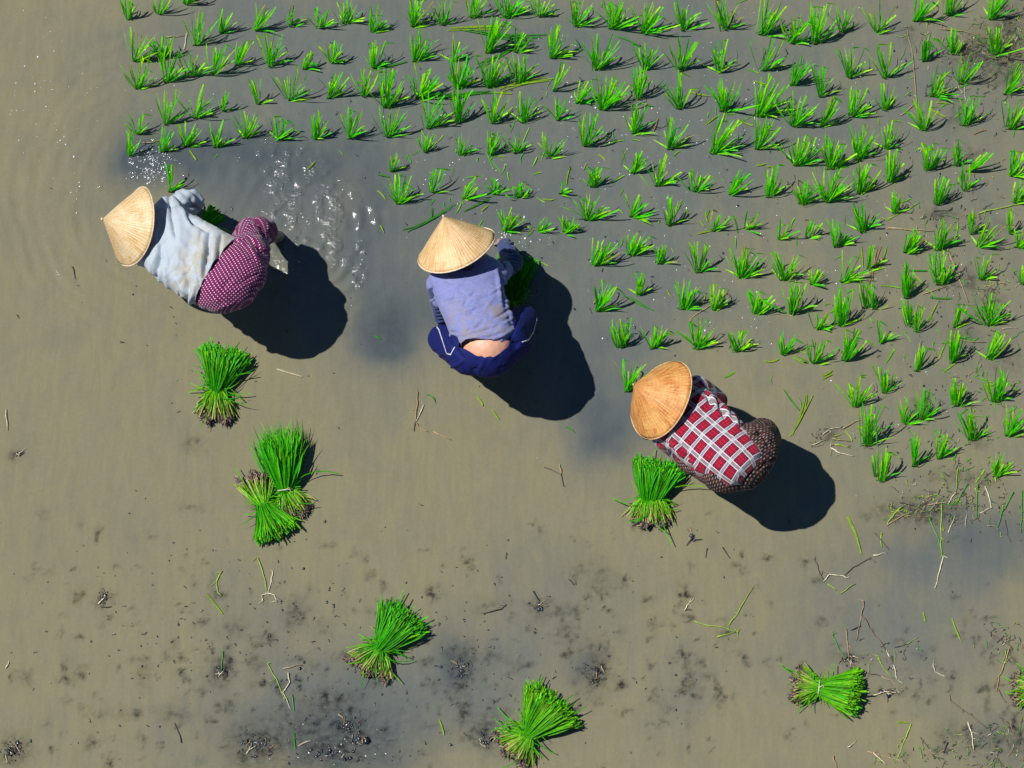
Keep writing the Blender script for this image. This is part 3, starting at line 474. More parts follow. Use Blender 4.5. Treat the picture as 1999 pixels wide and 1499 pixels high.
def loose_leaves():
    rg = np.random.default_rng(35); mb = MB(); F = [(1050,200,350,180),(1400,350,350,250),(1850,400,130,400),(950,360,180,90),(1700,650,250,150),(1900,800,90,150)]
    for i in range(230):
        f = F[rg.integers(6)]; x, y = rg.normal(f[0], f[2]*.6), rg.normal(f[1], f[3]*.6); a = rg.normal(.6, .9); l = rg.gamma(3, 5)+4
        q = P(x, y, .004); e = P(x+math.cos(a)*l, y-math.sin(a)*l, .006)
        mb.ribbon(q, (q+e)/2+rg.normal(0, .008, 3)*np.array([1, 1, .3])+np.array([0, 0, .006]), e, rg.uniform(.003, .007), leafcol(rg.uniform(-.4, .6), .6), leafcol(rg.uniform(-.1, .8), .8), cut=True, seg=4, roll=rg.normal(0, .4))
    tag(mb.build('leaf_scraps', M_LEAF, None, P(1300, 350, 0)), 'tiny torn leaf scraps scattered between the planted seedlings', 'leaf scraps', None, 'stuff')
loose_leaves()
# mud clods
def clump(label, x, y, rx, ry, n, seed, straw=4):
    rg = np.random.default_rng(seed); mb = MB()
    mb.lump(P(x, y, -.012), 1, (.03,.03,.03), .012, .1); mb.v[-1] = (mb.v[-1]-P(x, y, -.012))*np.array([rx/345*1.3, ry/345*1.3, 1])+P(x, y, -.012)
    for i in range(int(n*1.6)):
        r = rg.gamma(1.5, .0019)+.0022; mb.lump(P(rg.normal(x, rx*.5), rg.normal(y, ry*.5), rg.uniform(-.005, .003)), min(r, .016), np.array([.018, .020, .024])*rg.uniform(.5, 2.4), squash=.4, rough=.6)
    for i in range(straw):
        a = rg.uniform(0, 6.28); l = rg.uniform(6, 18); q = (rg.normal(x, rx*.4), rg.normal(y, ry*.4)); twig_add(mb, [q, (q[0]+math.cos(a)*l, q[1]+math.sin(a)*l)], [TAN, BRN, DRK, PALE][rg.integers(4)], rg, .0022)
    o = mb.build('mud_clod', M_MUD, None, P(x, y, 0)); tag(o, label, 'mud clod', 'wet black mud clods breaking the water surface')
clump('round pile of glistening black mud clods in the lower left corner', 25, 1465, 26, 18, 70, 61, 10)
clump('crusty black mud clod beside the crossed straw, lower left of centre', 505, 1450, 34, 24, 60, 62)
clump('upper cluster of glossy black clods on the large dark mud patch', 685, 1415, 26, 14, 46, 63)
clump('middle cluster of glossy black clods on the large dark mud patch', 700, 1445, 24, 12, 46, 64)
clump('lower strip of glossy black clods along the bottom of the dark patch', 650, 1475, 60, 16, 70, 65)
clump('lumpy black clod right of the wide fanned bundle', 903, 1302, 18, 22, 60, 66)
clump('black clod with curled root above the bottom edge bundle', 1163, 1315, 16, 24, 46, 67)
clump('small dark clod with a white straw, alone at lower left', 203, 1168, 10, 16, 24, 68, 2)
clump('dark clod with a green sprig, left of the wide fanned bundle', 431, 1312, 16, 12, 30, 69)
clump('small dark clod with a stick, right of the empty lower water', 1052, 1184, 10, 10, 20, 70, 3)
clump('tiny black clod with two crossed sticks under the square-topped bundle', 1352, 1048, 6, 8, 14, 71, 2)
clump('dark clump of rotting stems between the upright sticks at lower right', 1660, 1288, 22, 12, 34, 72, 8)
clump('dark clump at the end of a pale root beside the bow-tie bundle', 1738, 1350, 22, 6, 30, 73, 5)
clump('rough dark clod left of the bottom edge bundle', 945, 1442, 14, 18, 26, 74)
clump('little black clod on the open water far left', 35, 885, 14, 4, 16, 75, 2)
clump('pair of dark clods floating right of the crossed bundles', 620, 920, 6, 8, 8, 76, 0)
def specks():
    rg = np.random.default_rng(77); mb = MB()
    fields = [(500,1250,400,200,1.0),(1000,1300,200,160,.9),(1350,1250,150,160,.5),(1850,500,150,450,1.0),(1900,950,120,100,.8),(1100,300,700,250,.25),(680,1450,180,60,1.2),(1200,600,200,200,.3),(400,700,300,300,.12)]
    wts = np.array([f[4]*f[2]*f[3] for f in fields]); wts /= wts.sum()
    for i in range(950):
        f = fields[rg.choice(len(fields), p=wts)]; x, y = rg.normal(f[0], f[2]*.6), rg.normal(f[1], f[3]*.6)
        r = .002+rg.gamma(1.5, .0016)
        if rg.random() < .4: a = rg.uniform(0, 6.28); l = rg.uniform(2, 9); twig_add(mb, [(x, y), (x+l*math.cos(a), y+l*math.sin(a))], [BRN, DRK, DRK][rg.integers(3)], rg, .0022)
        else: mb.lump(P(x, y, .0), min(r, .009), np.array([.012, .015, .022])*rg.uniform(.5, 2.5), squash=.35, rough=.6)
    tag(mb.build('mud_specks', M_MUD, None, P(1000, 1100, 0)), 'tiny black specks of mud and rot floating all over the water', 'mud specks', None, 'stuff')
specks()
# foam domes, plus white domes at left standing in for isolated sun sparkles
def bubble_glints():
    rg = np.random.default_rng(88); m, nt, b, out = mat_new('foam_glint'); b.inputs['Base Color'].default_value = (.72, .72, .75, 1); b.inputs['Roughness'].default_value = .12; b.inputs['Specular IOR Level'].default_value = 1.0
    L(nt, ramp(nt, noise(nt, N(nt, 'ShaderNodeTexCoord').outputs['Object'], 300, 2), [(.3, (.5, .5, .55)), (.7, (.9, .88, .9))]), b.inputs['Base Color'])
    mb = MB(); F = [(300,320,36,30,150),(290,345,40,16,50),(985,462,14,12,24),(1050,468,34,10,14),(1250,340,330,240,170),(1480,150,330,120,90),(1440,580,200,90,60),(900,330,120,100,30),(330,150,90,120,30),(1750,600,200,300,50),(110,180,90,130,34),(150,370,10,50,14),(30,230,12,60,10),(120,270,30,60,12),(640,1450,110,40,26),(1120,240,60,100,20),(600,450,60,60,22),(700,560,16,40,6)]
    for (x, y, rx, ry, n) in F:
        for i in range(n):
            r = .0016+rg.gamma(1.4, .0010); mb.lump(P(rg.normal(x, rx*.6), rg.normal(y, ry*.6), .001), min(r, .007), (.7, .7, .7), squash=.7, rough=.05)
    tag(mb.build('bubble_glints', m, None, P(1000, 300, 0)), 'tiny white foam domes on the stirred water, some put in as sun sparkles', 'bubble_glints', None, 'stuff')
bubble_glints()

# ------------------------------------------------------------------ people
def capsule(mb, p0, r0, p1, r1, n=20, m=5):
    p0 = np.asarray(p0, float); p1 = np.asarray(p1, float); ax = nz(p1-p0); a = nz(np.cross(ax, [.13, .37, .91])); b = np.cross(ax, a)
    rings = [(p0-ax*r0*math.cos(t), r0*math.sin(t)) for t in np.linspace(.12, math.pi/2, m)]
    rings += [(p1+ax*r1*math.sin(t), r1*math.cos(t)) for t in np.linspace(0, math.pi/2-.12, m)]
    v = [c+r*(math.cos(2*math.pi*j/n)*a+math.sin(2*math.pi*j/n)*b) for c, r in rings for j in range(n)]
    K = len(rings); f = [(i*n+j, i*n+(j+1) % n, (i+1)*n+(j+1) % n, (i+1)*n+j) for i in range(K-1) for j in range(n)]
    f += [tuple(range(n))[::-1], tuple((K-1)*n+j for j in range(n))]; mb.add(v, f, (1, 1, 1))
def ball(mb, c, r):
    v, f = ICO3; r = np.array(r) if np.ndim(r) else np.array([r]*3); mb.add(np.asarray(c)+v*r, f, (1, 1, 1))
def loft(mb, st, n=36):
    """st: list of (left px, right px, z, half thickness): elliptical rings across the back"""
    C = []; LAT = []; TK = []
    for (l, r, z, t) in st:
        a, b = P(*l, z), P(*r, z); C.append((a+b)/2); LAT.append((a-b)/2); TK.append(t)
    C = np.array(C); tg = np.gradient(C, axis=0); v = []
    K = len(C)
    def ring(c, lat, up): 
        for j in range(n):
            an = 2*math.pi*j/n; ca, sa = math.cos(an), math.sin(an)
            v.append(c+lat*np.sign(ca)*abs(ca)**.85+up*np.sign(sa)*abs(sa)**.85)
    ups = [nz(np.cross(LAT[i], tg[i]))*TK[i] for i in range(K)]
    ups = [u if u[2] > 0 else -u for u in ups]
    ring(C[0]-nz(tg[0])*TK[0]*.35, LAT[0]*.55, ups[0]*.55)
    for i in range(K): ring(C[i], LAT[i], ups[i])
    ring(C[-1]+nz(tg[-1])*TK[-1]*.35, LAT[-1]*.55, ups[-1]*.55)
    K += 2; f = [(i*n+j, i*n+(j+1) % n, (i+1)*n+(j+1) % n, (i+1)*n+j) for i in range(K-1) for j in range(n)]
    f += [tuple(range(n))[::-1], tuple((K-1)*n+j for j in range(n))]; mb.add(v, f, (1, 1, 1))
    return C
def remesh(mb, vox=.009, smooth=6):
    me = mb.mesh('tmp'); bm = bmesh.new(); bm.from_mesh(me); 
    bmesh.ops.recalc_face_normals(bm, faces=bm.faces); bm.to_mesh(me); bm.free()
    o = bpy.data.objects.new('tmp', me); COL.objects.link(o)
    r = o.modifiers.new('r', 'REMESH'); r.mode = 'VOXEL'; r.voxel_size = vox
    s = o.modifiers.new('s', 'SMOOTH'); s.factor = .5; s.iterations = smooth
    dg = bpy.context.evaluated_depsgraph_get(); out = bpy.data.meshes.new_from_object(o.evaluated_get(dg), depsgraph=dg)
    bpy.data.objects.remove(o); bpy.data.meshes.remove(me); return out
def getV(me): a = np.empty(len(me.vertices)*3); me.vertices.foreach_get('co', a); return a.reshape(-1, 3)
def getN(me): a = np.empty(len(me.vertices)*3); me.vertices.foreach_get('normal', a); return a.reshape(-1, 3)
def setV(me, V): me.vertices.foreach_set('co', np.ascontiguousarray(V).ravel()); me.update()
def folds(me, lines, noise_amp=.003, seed=0, nscale=(9, 26), crease=None):
    """cloth folds: ridges (+) and creases (-) along lines on the upper side, plus soft random puckers"""
    V = getV(me); Nn = getN(me); px, py = PX(V); d = np.zeros(len(V)); rg = np.random.default_rng(seed)
    if crease:
        a0, n_ = crease; cx, cy = px.mean(), py.mean(); lines = list(lines)
        for _ in range(n_):
            x, y = rg.uniform(px.min()+8, px.max()-8), rg.uniform(py.min()+8, py.max()-8); a = R(a0)+rg.normal(0, .45); l = rg.uniform(6, 18)
            lines.append((x-l*math.cos(a), y+l*math.sin(a), x+l*math.cos(a), y-l*math.sin(a), rg.uniform(2.0, 3.6), rg.choice([-1, 1])*rg.uniform(.0015, .0055)))
    for (x0, y0, x1, y1, wd, amp) in lines:
        ax, ay = x1-x0, y1-y0; l2 = ax*ax+ay*ay; t = ((px-x0)*ax+(py-y0)*ay)/l2; tc = np.clip(t, 0, 1)
        dd = np.hypot(px-(x0+ax*tc), py-(y0+ay*tc)+1.5*np.sin(tc*7+seed)); e = np.clip(1.25-abs(tc-.5)*1.6, 0, 1)
        amp *= 1.9; wd *= .85
        d += amp*np.exp(-(dd/wd)**2)*e*(Nn[:, 2] > -.2)
    d += noise_amp*2*(vnoise(px, py+V[:, 2]*90, nscale[0], seed+1)-.5)+noise_amp*3*(vnoise(px+V[:, 2]*60, py, nscale[1], seed+2)-.5)
    setV(me, V+Nn*(d+.003)[:, None])
def cut(me, pt, nrm):
    bm = bmesh.new(); bm.from_mesh(me)
    bmesh.ops.bisect_plane(bm, geom=bm.verts[:]+bm.edges[:]+bm.faces[:], plane_co=Vector(pt), plane_no=Vector(nrm), clear_outer=True)
    bm.to_mesh(me); bm.free()
def set_uv(me, o, ax, rad):
    """cloth coordinates in metres: u along the body, v round it"""
    V = getV(me)-o; ax = nz(ax); lat = nz(np.cross([0, 0, 1.0], ax)); up = np.cross(ax, lat)
    u = V@ax; a = V@lat; h = V@up; v = np.arctan2(a, np.maximum(h+rad*.75, .02))*rad*1.2
    li = np.empty(len(me.loops), int); me.loops.foreach_get('vertex_index', li)
    uv = me.uv_layers.new(name='UVMap'); uv.data.foreach_set('uv', np.stack([u[li], v[li]], 1).ravel())
def thicken(o, t=.004): m = o.modifiers.new('t', 'SOLIDIFY'); m.thickness = t; m.offset = 0

def cloth(name, builder, rough=.85, bumpscale=900, bs=.25):
    m, nt, b, out = mat_new(name); uv = N(nt, 'ShaderNodeUVMap').outputs[0]; tc = N(nt, 'ShaderNodeTexCoord').outputs['Object']
    L(nt, builder(nt, uv, tc), b.inputs['Base Color']); b.inputs['Roughness'].default_value = rough
    b.inputs['Sheen Weight'].default_value = .15; b.inputs['Specular IOR Level'].default_value = .25
    L(nt, bump(nt, noise(nt, tc, bumpscale, 2), bs, .002), b.inputs['Normal']); return m
def c_white(nt, uv, tc):
    c = mixc(nt, noise(nt, tc, 9, 4), (.33, .39, .45), (.44, .48, .52))
    sx = N(nt, 'ShaderNodeSeparateXYZ'); L(nt, uv, sx.inputs[0])
    dirt = mth(nt, 'MULTIPLY', mth(nt, 'MULTIPLY_ADD', sx.outputs[0], 7.0, -1.7, clamp=True), ramp(nt, noise(nt, tc, 14, 6, .7), [(.4, (0, 0, 0)), (.62, (1, 1, 1))]))
    return mixc(nt, dirt, c, (.36, .33, .25))
def c_lav(nt, uv, tc):
    v = noise(nt, mapping(nt, tc, (1, 1, 1)), 160, 3, .7)
    c = mixc(nt, ramp(nt, v, [(.35, (0, 0, 0)), (.65, (1, 1, 1))]), (.15, .168, .37), (.225, .242, .46))
    sx = N(nt, 'ShaderNodeSeparateXYZ'); L(nt, uv, sx.inputs[0])
    dirt = mth(nt, 'MULTIPLY', mth(nt, 'MULTIPLY_ADD', sx.outputs[0], 7.0, -1.3, clamp=True), ramp(nt, noise(nt, tc, 11, 6, .7), [(.45, (0, 0, 0)), (.65, (1, 1, 1))]))
    return mixc(nt, mth(nt, 'MULTIPLY', dirt, .75), c, (.27, .22, .17))
def band(nt, x, period, w0, w1):
    fr = mth(nt, 'FRACT', mth(nt, 'DIVIDE', x, period)); return mth(nt, 'MULTIPLY', mth(nt, 'GREATER_THAN', fr, w0), mth(nt, 'LESS_THAN', fr, w1))
def c_plaid(nt, uv, tc):
    sx = N(nt, 'ShaderNodeSeparateXYZ'); L(nt, uv, sx.inputs[0]); u, v = sx.outputs[0], sx.outputs[1]
    u = mth(nt, 'ADD', u, 5.0); v = mth(nt, 'ADD', v, 5.02); PR = .070
    chk = mth(nt, 'MAXIMUM', band(nt, u, .0140, 0, .30), band(nt, v, .0140, 0, .30))
    red = mixc(nt, noise(nt, tc, 40, 2), (.36, .002, .018), (.52, .004, .035))
    c = mixc(nt, mth(nt, 'MULTIPLY', chk, .8), red, (.08, .003, .016))
    for x, y in ((u, v), (v, u)):
        nb = mth(nt, 'MULTIPLY', band(nt, x, PR, .28, .38), band(nt, y, .0115, 0, .55)); c = mixc(nt, nb, c, (.012, .012, .03))
        nb = mth(nt, 'MULTIPLY', band(nt, x, PR, .88, .98), band(nt, y, .0115, 0, .55)); c = mixc(nt, nb, c, (.012, .012, .03))
    for x in (u, v):
        c = mixc(nt, band(nt, x, PR, .0, .26), c, (.22, .18, .18))
        c = mixc(nt, band(nt, x, PR, .0, .042), c, (.58, .58, .64)); c = mixc(nt, band(nt, x, PR, .218, .26), c, (.58, .58, .64))
    cr = mth(nt, 'MULTIPLY', band(nt, u, PR, .0, .27), band(nt, v, PR, .0, .27)); c = mixc(nt, mth(nt, 'MULTIPLY', cr, .6), c, (.58, .54, .52))
    c = mixc(nt, band(nt, u, PR, .13, .15), c, (.16, .42, .60))
    return c
def c_dots(nt, uv, tc):
    n = N(nt, 'ShaderNodeVectorMath', operation='SCALE'); L(nt, mapping(nt, uv, (1, 1, 1), (0, 0, .15)), n.inputs[0]); n.inputs['Scale'].default_value = 1/.0125
    fr = N(nt, 'ShaderNodeVectorMath', operation='FRACTION'); L(nt, n.outputs[0], fr.inputs[0])
    ds = N(nt, 'ShaderNodeVectorMath', operation='DISTANCE'); L(nt, fr.outputs[0], ds.inputs[0]); ds.inputs[1].default_value = (.5, .5, 0)
    f = ramp(nt, ds.outputs['Value'], [(.14, (1, 1, 1)), (.23, (0, 0, 0))])
    return mixc(nt, f, mixc(nt, noise(nt, tc, 12, 3), (.115, .004, .055), (.16, .008, .08)), (.72, .55, .66))
def c_navy(nt, uv, tc): return mixc(nt, noise(nt, tc, 20, 4), (.003, .006, .075), (.004, .010, .115))
def c_navy2(nt, uv, tc): return mixc(nt, noise(nt, tc, 50, 4), (.020, .035, .10), (.035, .06, .17))
def c_woven(nt, uv, tc):
    sx = N(nt, 'ShaderNodeSeparateXYZ'); L(nt, uv, sx.inputs[0]); u, v = mth(nt, 'ADD', sx.outputs[0], 5.), mth(nt, 'ADD', sx.outputs[1], 5.)
    row = mth(nt, 'FLOOR', mth(nt, 'DIVIDE', u, .0118)); sh = mth(nt, 'MULTIPLY', mth(nt, 'MODULO', row, 2.0), .010)
    dash = mth(nt, 'MULTIPLY', band(nt, u, .0118, .2, .55), band(nt, mth(nt, 'ADD', v, sh), .020, .0, .5))
    base = mixc(nt, ramp(nt, noise(nt, tc, 25, 4), [(.4, (0, 0, 0)), (.6, (1, 1, 1))]), (.016, .009, .009), (.075, .026, .014))
    light = mixc(nt, noise(nt, tc, 30, 2), (.40, .34, .33), (.55, .52, .58))
    return mixc(nt, mth(nt, 'MULTIPLY', dash, mth(nt, 'MULTIPLY_ADD', noise(nt, tc, 120, 1), 1.1, -.1, clamp=True)), base, light)
M_WHITE = cloth('white_cotton', c_white); M_LAV = cloth('lavender_jersey', c_lav); M_PLAID = cloth('red_plaid', c_plaid)
M_DOTS = cloth('dotted_maroon', c_dots); M_NAVY = cloth('navy_tracksuit', c_navy, .8); M_NAVY.node_tree.nodes['Principled BSDF'].inputs['Sheen Weight'].default_value = 0; M_NAVY2 = cloth('navy_sleeve', c_navy2); M_WOVEN = cloth('brown_woven', c_woven); M_WOVEN.node_tree.nodes['Principled BSDF'].inputs['Sheen Weight'].default_value = 0
def skin_mat():
    m, nt, b, out = mat_new('skin'); tc = N(nt, 'ShaderNodeTexCoord').outputs['Object']
    g = N(nt, 'ShaderNodeNewGeometry'); sz = N(nt, 'ShaderNodeSeparateXYZ'); L(nt, g.outputs['Position'], sz.inputs[0])
    mud = mth(nt, 'MULTIPLY', mth(nt, 'MULTIPLY_ADD', sz.outputs[2], -6.0, 2.4, clamp=True), ramp(nt, noise(nt, tc, 25, 5, .7), [(.35, (.3, .3, .3)), (.6, (1, 1, 1))]))
    c = mixc(nt, noise(nt, tc, 20, 3), (.60, .30, .19), (.70, .38, .26)); c = mixc(nt, mud, c, (.22, .18, .17))
    L(nt, c, b.inputs['Base Color']); b.inputs['Roughness'].default_value = .5; b.inputs['Subsurface Weight'].default_value = .08; b.inputs['Subsurface Radius'].default_value = (.01, .004, .002)
    return m
M_SKIN = skin_mat()
def hair_mat():
    m, nt, b, out = mat_new('hair'); tc = N(nt, 'ShaderNodeTexCoord').outputs['Object']
    L(nt, ramp(nt, noise(nt, mapping(nt, tc, (60, 4, 4)), 3, 3), [(.3, (.006, .005, .005)), (.7, (.03, .025, .02))]), b.inputs['Base Color']); b.inputs['Roughness'].default_value = .4; return m
M_HAIR = hair_mat()
def straw_hat_mat(name, base, streak, pale):
    m, nt, b, out = mat_new(name); uv = N(nt, 'ShaderNodeUVMap').outputs[0]; tc = N(nt, 'ShaderNodeTexCoord').outputs['Object']
    s1 = noise(nt, mapping(nt, uv, (150, 2.5, 1)), 1.0, 4, .7); s2 = noise(nt, mapping(nt, uv, (70, 5, 1)), 1.0, 5, .75); s3 = noise(nt, mapping(nt, uv, (7, 2.2, 1)), 1.0, 4)
    c = mixc(nt, ramp(nt, s1, [(.38, (0, 0, 0)), (.62, (1, 1, 1))]), base, pale)
    c = mixc(nt, mth(nt, 'MULTIPLY', ramp(nt, s2, [(.44, (0, 0, 0)), (.58, (1, 1, 1))]), .68), c, streak)
    c = mixc(nt, mth(nt, 'MULTIPLY', ramp(nt, s3, [(.46, (0, 0, 0)), (.62, (1, 1, 1))]), .7), c, pale)
    sp = noise(nt, tc, 170, 2); c = mixc(nt, ramp(nt, sp, [(.24, (1, 1, 1)), (.28, (0, 0, 0))]), c, (.20, .11, .05))
    sx = N(nt, 'ShaderNodeSeparateXYZ'); L(nt, uv, sx.inputs[0])
    rings = mth(nt, 'SINE', mth(nt, 'MULTIPLY', sx.outputs[1], 2*math.pi*15)); c = mixc(nt, mth(nt, 'MULTIPLY_ADD', rings, .035, .035), c, streak)
    L(nt, c, b.inputs['Base Color']); b.inputs['Roughness'].default_value = .55
    ribs = mth(nt, 'SINE', mth(nt, 'MULTIPLY', sx.outputs[0], 2*math.pi*70))
    hgt = mth(nt, 'ADD', mth(nt, 'MULTIPLY', ribs, .3), mth(nt, 'MULTIPLY_ADD', s1, 1.0, mth(nt, 'MULTIPLY', rings, .10)))
    L(nt, bump(nt, hgt, .6, .003), b.inputs['Normal']); return m
def hat(parent, cx, cy, z, dx, dy, tilt, rad, H, mat, rimcol, wob=0):
    n = AZ*math.cos(tilt)+math.sin(tilt)*(nz([dx, dy])[0]*AX+nz([dx, dy])[1]*AY); n = nz(n)
    a = nz(np.cross(n, [.2, 1, .1])); b = np.cross(n, a); c = P(cx, cy, z); seg, rg_ = 120, 14; v = []; f = []; uv = []
    for i in range(rg_+1):
        r = i/rg_
        for j in range(seg+1):
            an = 2*math.pi*j/seg; rr = rad*(r+.03*math.sin(math.pi*r))*(1+.012*math.sin(3*an+wob)*r)
            v.append(c+n*(H*(1-r**.96)+.006*math.sin(2*an+wob)*r*r+.005*math.sin(5*an+wob*2)*math.sin(r*4+an)*r)+rr*(math.cos(an)*a+math.sin(an)*b)); uv.append((j/seg, r))
    f = [(i*(seg+1)+j, (i+1)*(seg+1)+j, (i+1)*(seg+1)+j+1, i*(seg+1)+j+1) for i in range(rg_) for j in range(seg)]
    me = bpy.data.meshes.new('hat'); me.from_pydata([tuple(q) for q in v], [], f); U = me.uv_layers.new(name='UVMap')
    li = np.empty(len(me.loops), int); me.loops.foreach_get('vertex_index', li); U.data.foreach_set('uv', np.array(uv)[li].ravel())
    o = link('conical_hat', me, mat, parent, c); thicken(o, .003)
    mb = MB(); pts = [c+n*(.006*math.sin(2*an+wob))+rad*(1+.012*math.sin(3*an+wob))*(math.cos(an)*a+math.sin(an)*b) for an in np.linspace(0, 2*math.pi, 121)]
    mb.tube(pts, .0042, .0042, rimcol); mb.build('hat_rim', M_STRAW, o)
    mb = MB(); mb.lump(c+n*(H+.002), .009, np.array(rimcol)*1.1, squash=.8, rough=.1); mb.build('hat_tip', M_STRAW, o)
    return o, c, n
def hand(mb, wr, d, up, s=1.0, curl=.9):
    """palm, five unequal curled fingers and a thumb from the side; wr = wrist, d = pointing direction"""
    d = nz(d); up = nz(np.asarray(up)-d*np.dot(up, d)); sd_ = np.cross(d, up)
    for k in (-.022, 0, .022): capsule(mb, wr+sd_*k*.7*s, .014*s, wr+d*.075*s+sd_*k*s, .013*s, 10, 3)
    for k, (o_, l) in enumerate(((-.030, .058), (-.010, .072), (.010, .077), (.030, .068))):
        p = wr+d*.082*s+sd_*o_*s; a = d; 
        for q, fr in enumerate((.45, .32, .23)):
            an = curl*(.45+.5*q); dd = nz(a*math.cos(an)-up*math.sin(an)); p2 = p+dd*l*fr*s*1.05; capsule(mb, p, (.0088-.0008*q)*s, p2, (.0082-.0010*q)*s, 10, 3); p = p2
    p = wr+d*.025*s-sd_*.028*s; p2 = p+nz(d*.7-sd_*.7-up*.3)*.036*s; p3 = p2+nz(d*.9-sd_*.1-up*.5)*.030*s
    capsule(mb, p, .011*s, p2, .0095*s, 10, 3); capsule(mb, p2, .0095*s, p3, .0078*s, 10, 3)
def foot(mb, an, d):
    d = nz([d[0], d[1], 0]); dn = np.array([0, 0, -1.])
    capsule(mb, an+dn*.03, .036, an+d*.13+dn*.055, .030, 14, 4); capsule(mb, an-d*.035+dn*.045, .030, an+dn*.045, .034, 14, 4)
    s_ = np.cross(d, [0, 0, 1.])
    for k in range(5): capsule(mb, an+d*.14+s_*(-.03+.015*k)+dn*.06, .011, an+d*(.185-.008*k)+s_*(-.034+.017*k)+dn*.065, .009, 8, 3)
def head(mb, c, face, up):
    """skull, jaw, nose, lips, brow, eye balls, ears; face = the way it looks, up = crown"""
    face = nz(face); up = nz(np.asarray(up)-face*np.dot(up, face)); sd_ = np.cross(face, up)
    ball(mb, c+up*.015, .088); ball(mb, c-face*.018+up*.01, .088); capsule(mb, c+face*.02-up*.04, .062, c+face*.035-up*.085, .036)
    capsule(mb, c+face*.088+up*.012, .009, c+face*.107-up*.022, .014, 10, 3); capsule(mb, c+face*.082-up*.052-sd_*.018, .008, c+face*.082-up*.052+sd_*.018, .008, 10, 3)
    for k in (-1, 1):
        capsule(mb, c+face*.080+up*.026+sd_*k*.018, .010, c+face*.072+up*.024+sd_*k*.045, .009, 10, 3); ball(mb, c+face*.074+up*.006+sd_*k*.031, .0125)
        capsule(mb, c+sd_*k*.088+up*.015, .012, c+sd_*k*.088-up*.018-face*.004, .009, 10, 3)
def person(name_label, spec):
    o = empty('person', P(*spec['foot'], 0), name_label, 'person', 'people bending over to plant rice')
    hz = spec['hat']; mat = hz['mat']
    ho, hc, hn = hat(o, *hz['c'], hz['z'], *hz['dir'], R(hz['tilt']), hz['r'], hz['H'], mat, hz['rim'], hz.get('wob', 0))
    hd = hc-hn*(.02); neck = P(*spec['neck'])
    body = MB(); sp = nz(neck-hd)
    face = nz(np.cross(np.cross(hn, np.array([0, 0, -1.0])), hn)); head(body, hd, face, hn)
    capsule(body, hd-hn*.03, .055, neck, .06)
    loft(body, [(tuple(np.array(l)*.86+np.array(r)*.14), tuple(np.array(r)*.86+np.array(l)*.14), z-.01, t-.045) for (l, r, z, t) in spec['torso']], 24)
    for k, (c, r) in enumerate(spec['pelvis']): ball(body, P(*c), r-(.022 if k == 0 else .05))
    for a, b_, c_ in spec['legs']:
        pa, pb, pc = P(*a[:3]), P(*b_[:3]), P(*c_[:3]); capsule(body, pa, a[3]-.02, pb, b_[3]-.025); capsule(body, pb, .052, pb*.45+pc*.55, .048); capsule(body, pb*.5+pc*.5, .048, pc, .033)
        foot(body, pc, spec['facing'])
    for sh, el, ha, hup in spec['arms']:
        ps, pe, ph = P(*sh), P(*el), P(*ha); capsule(body, ps, .040, pe, .032); capsule(body, pe, .032, ph, .024); hand(body, ph, ph-pe, hup)
    me = remesh(body, .0062, 4)
    link('body', me, M_SKIN, o, parent_world(o))
    hair = MB(); ball(hair, hd-face*.025+hn*.012, .097); ball(hair, hd-face*.10-hn*.045, .036); me = remesh(hair, .008, 4); link('hair', me, M_HAIR, o, parent_world(o))
    for eye in (-1, 1):
        mb = MB(); sdv = np.cross(face, hn); e = hd+face*.0835+hn*.006+sdv*eye*.031; mb.lump(e, .0055, (.01, .008, .006), 1, 0); mb.build('eye', M_ROOT, o)
    return o, hd
def garment(name, mb, o, mat, foldlines, na, seed, cuts=(), uv=None, vox=.0075, sm=7, ns=(9, 26), label=None, crease=None):
    me = remesh(mb, vox, sm); folds(me, foldlines, na, seed, ns, crease)
    for p, n_ in cuts: cut(me, p, n_)
    if uv: set_uv(me, *uv)
    ob = link(name, me, mat, o, parent_world(o)); thicken(ob, .005)
    if label: ob['label'] = label
    return ob, me
H1 = straw_hat_mat('palm_leaf_pale', (.60, .40, .17), (.46, .24, .06), (.72, .57, .35))
H2 = straw_hat_mat('palm_leaf_tan', (.60, .37, .15), (.44, .24, .08), (.70, .50, .26))
H3 = straw_hat_mat('palm_leaf_orange', (.56, .20, .026), (.34, .085, .008), (.72, .40, .13))

# -- planter in the white shirt, at left
T1 = [((303,412),(284,488),.58,.08),((322,400),(272,508),.61,.10),((352,412),(303,540),.64,.115),((392,430),(343,568),.66,.12),((430,452),(380,590),.68,.125),((450,462),(398,600),.68,.125)]
s1 = dict(foot=(500,520), neck=(296,450,.62), facing=P(300,440,0)-P(480,520,0),
  hat=dict(c=(264,443), z=.66, dir=(-57,13), tilt=56, r=.222, H=.200, mat=H1, rim=(.62,.48,.32)),
  torso=T1, pelvis=[((465,530,.66),.155),((432,560,.66),.145)],
  legs=[((482,505,.60,.125),(490,455,.46,.085),(546,462,-.02)),((440,570,.60,.12),(425,520,.40,.08),(470,575,-.02))],
  arms=[((328,412,.60),(380,400,.42),(345,388,.06),(0,0,1)),((285,498,.58),(335,470,.34),(390,446,.16),(0,0,1))])
o1, hd1 = person('person bending in pale straw hat, loose white shirt and maroon dotted trousers', s1)
mb = MB(); loft(mb, T1+[((461,468),(402,604),.675,.12)]); c0 = P(325,412,.60)
capsule(mb, c0, .075, P(374,394,.47), .066); capsule(mb, P(374,394,.47), .066, P(352,390,.30), .055); capsule(mb, P(286,497,.57), .072, P(330,472,.36), .055)
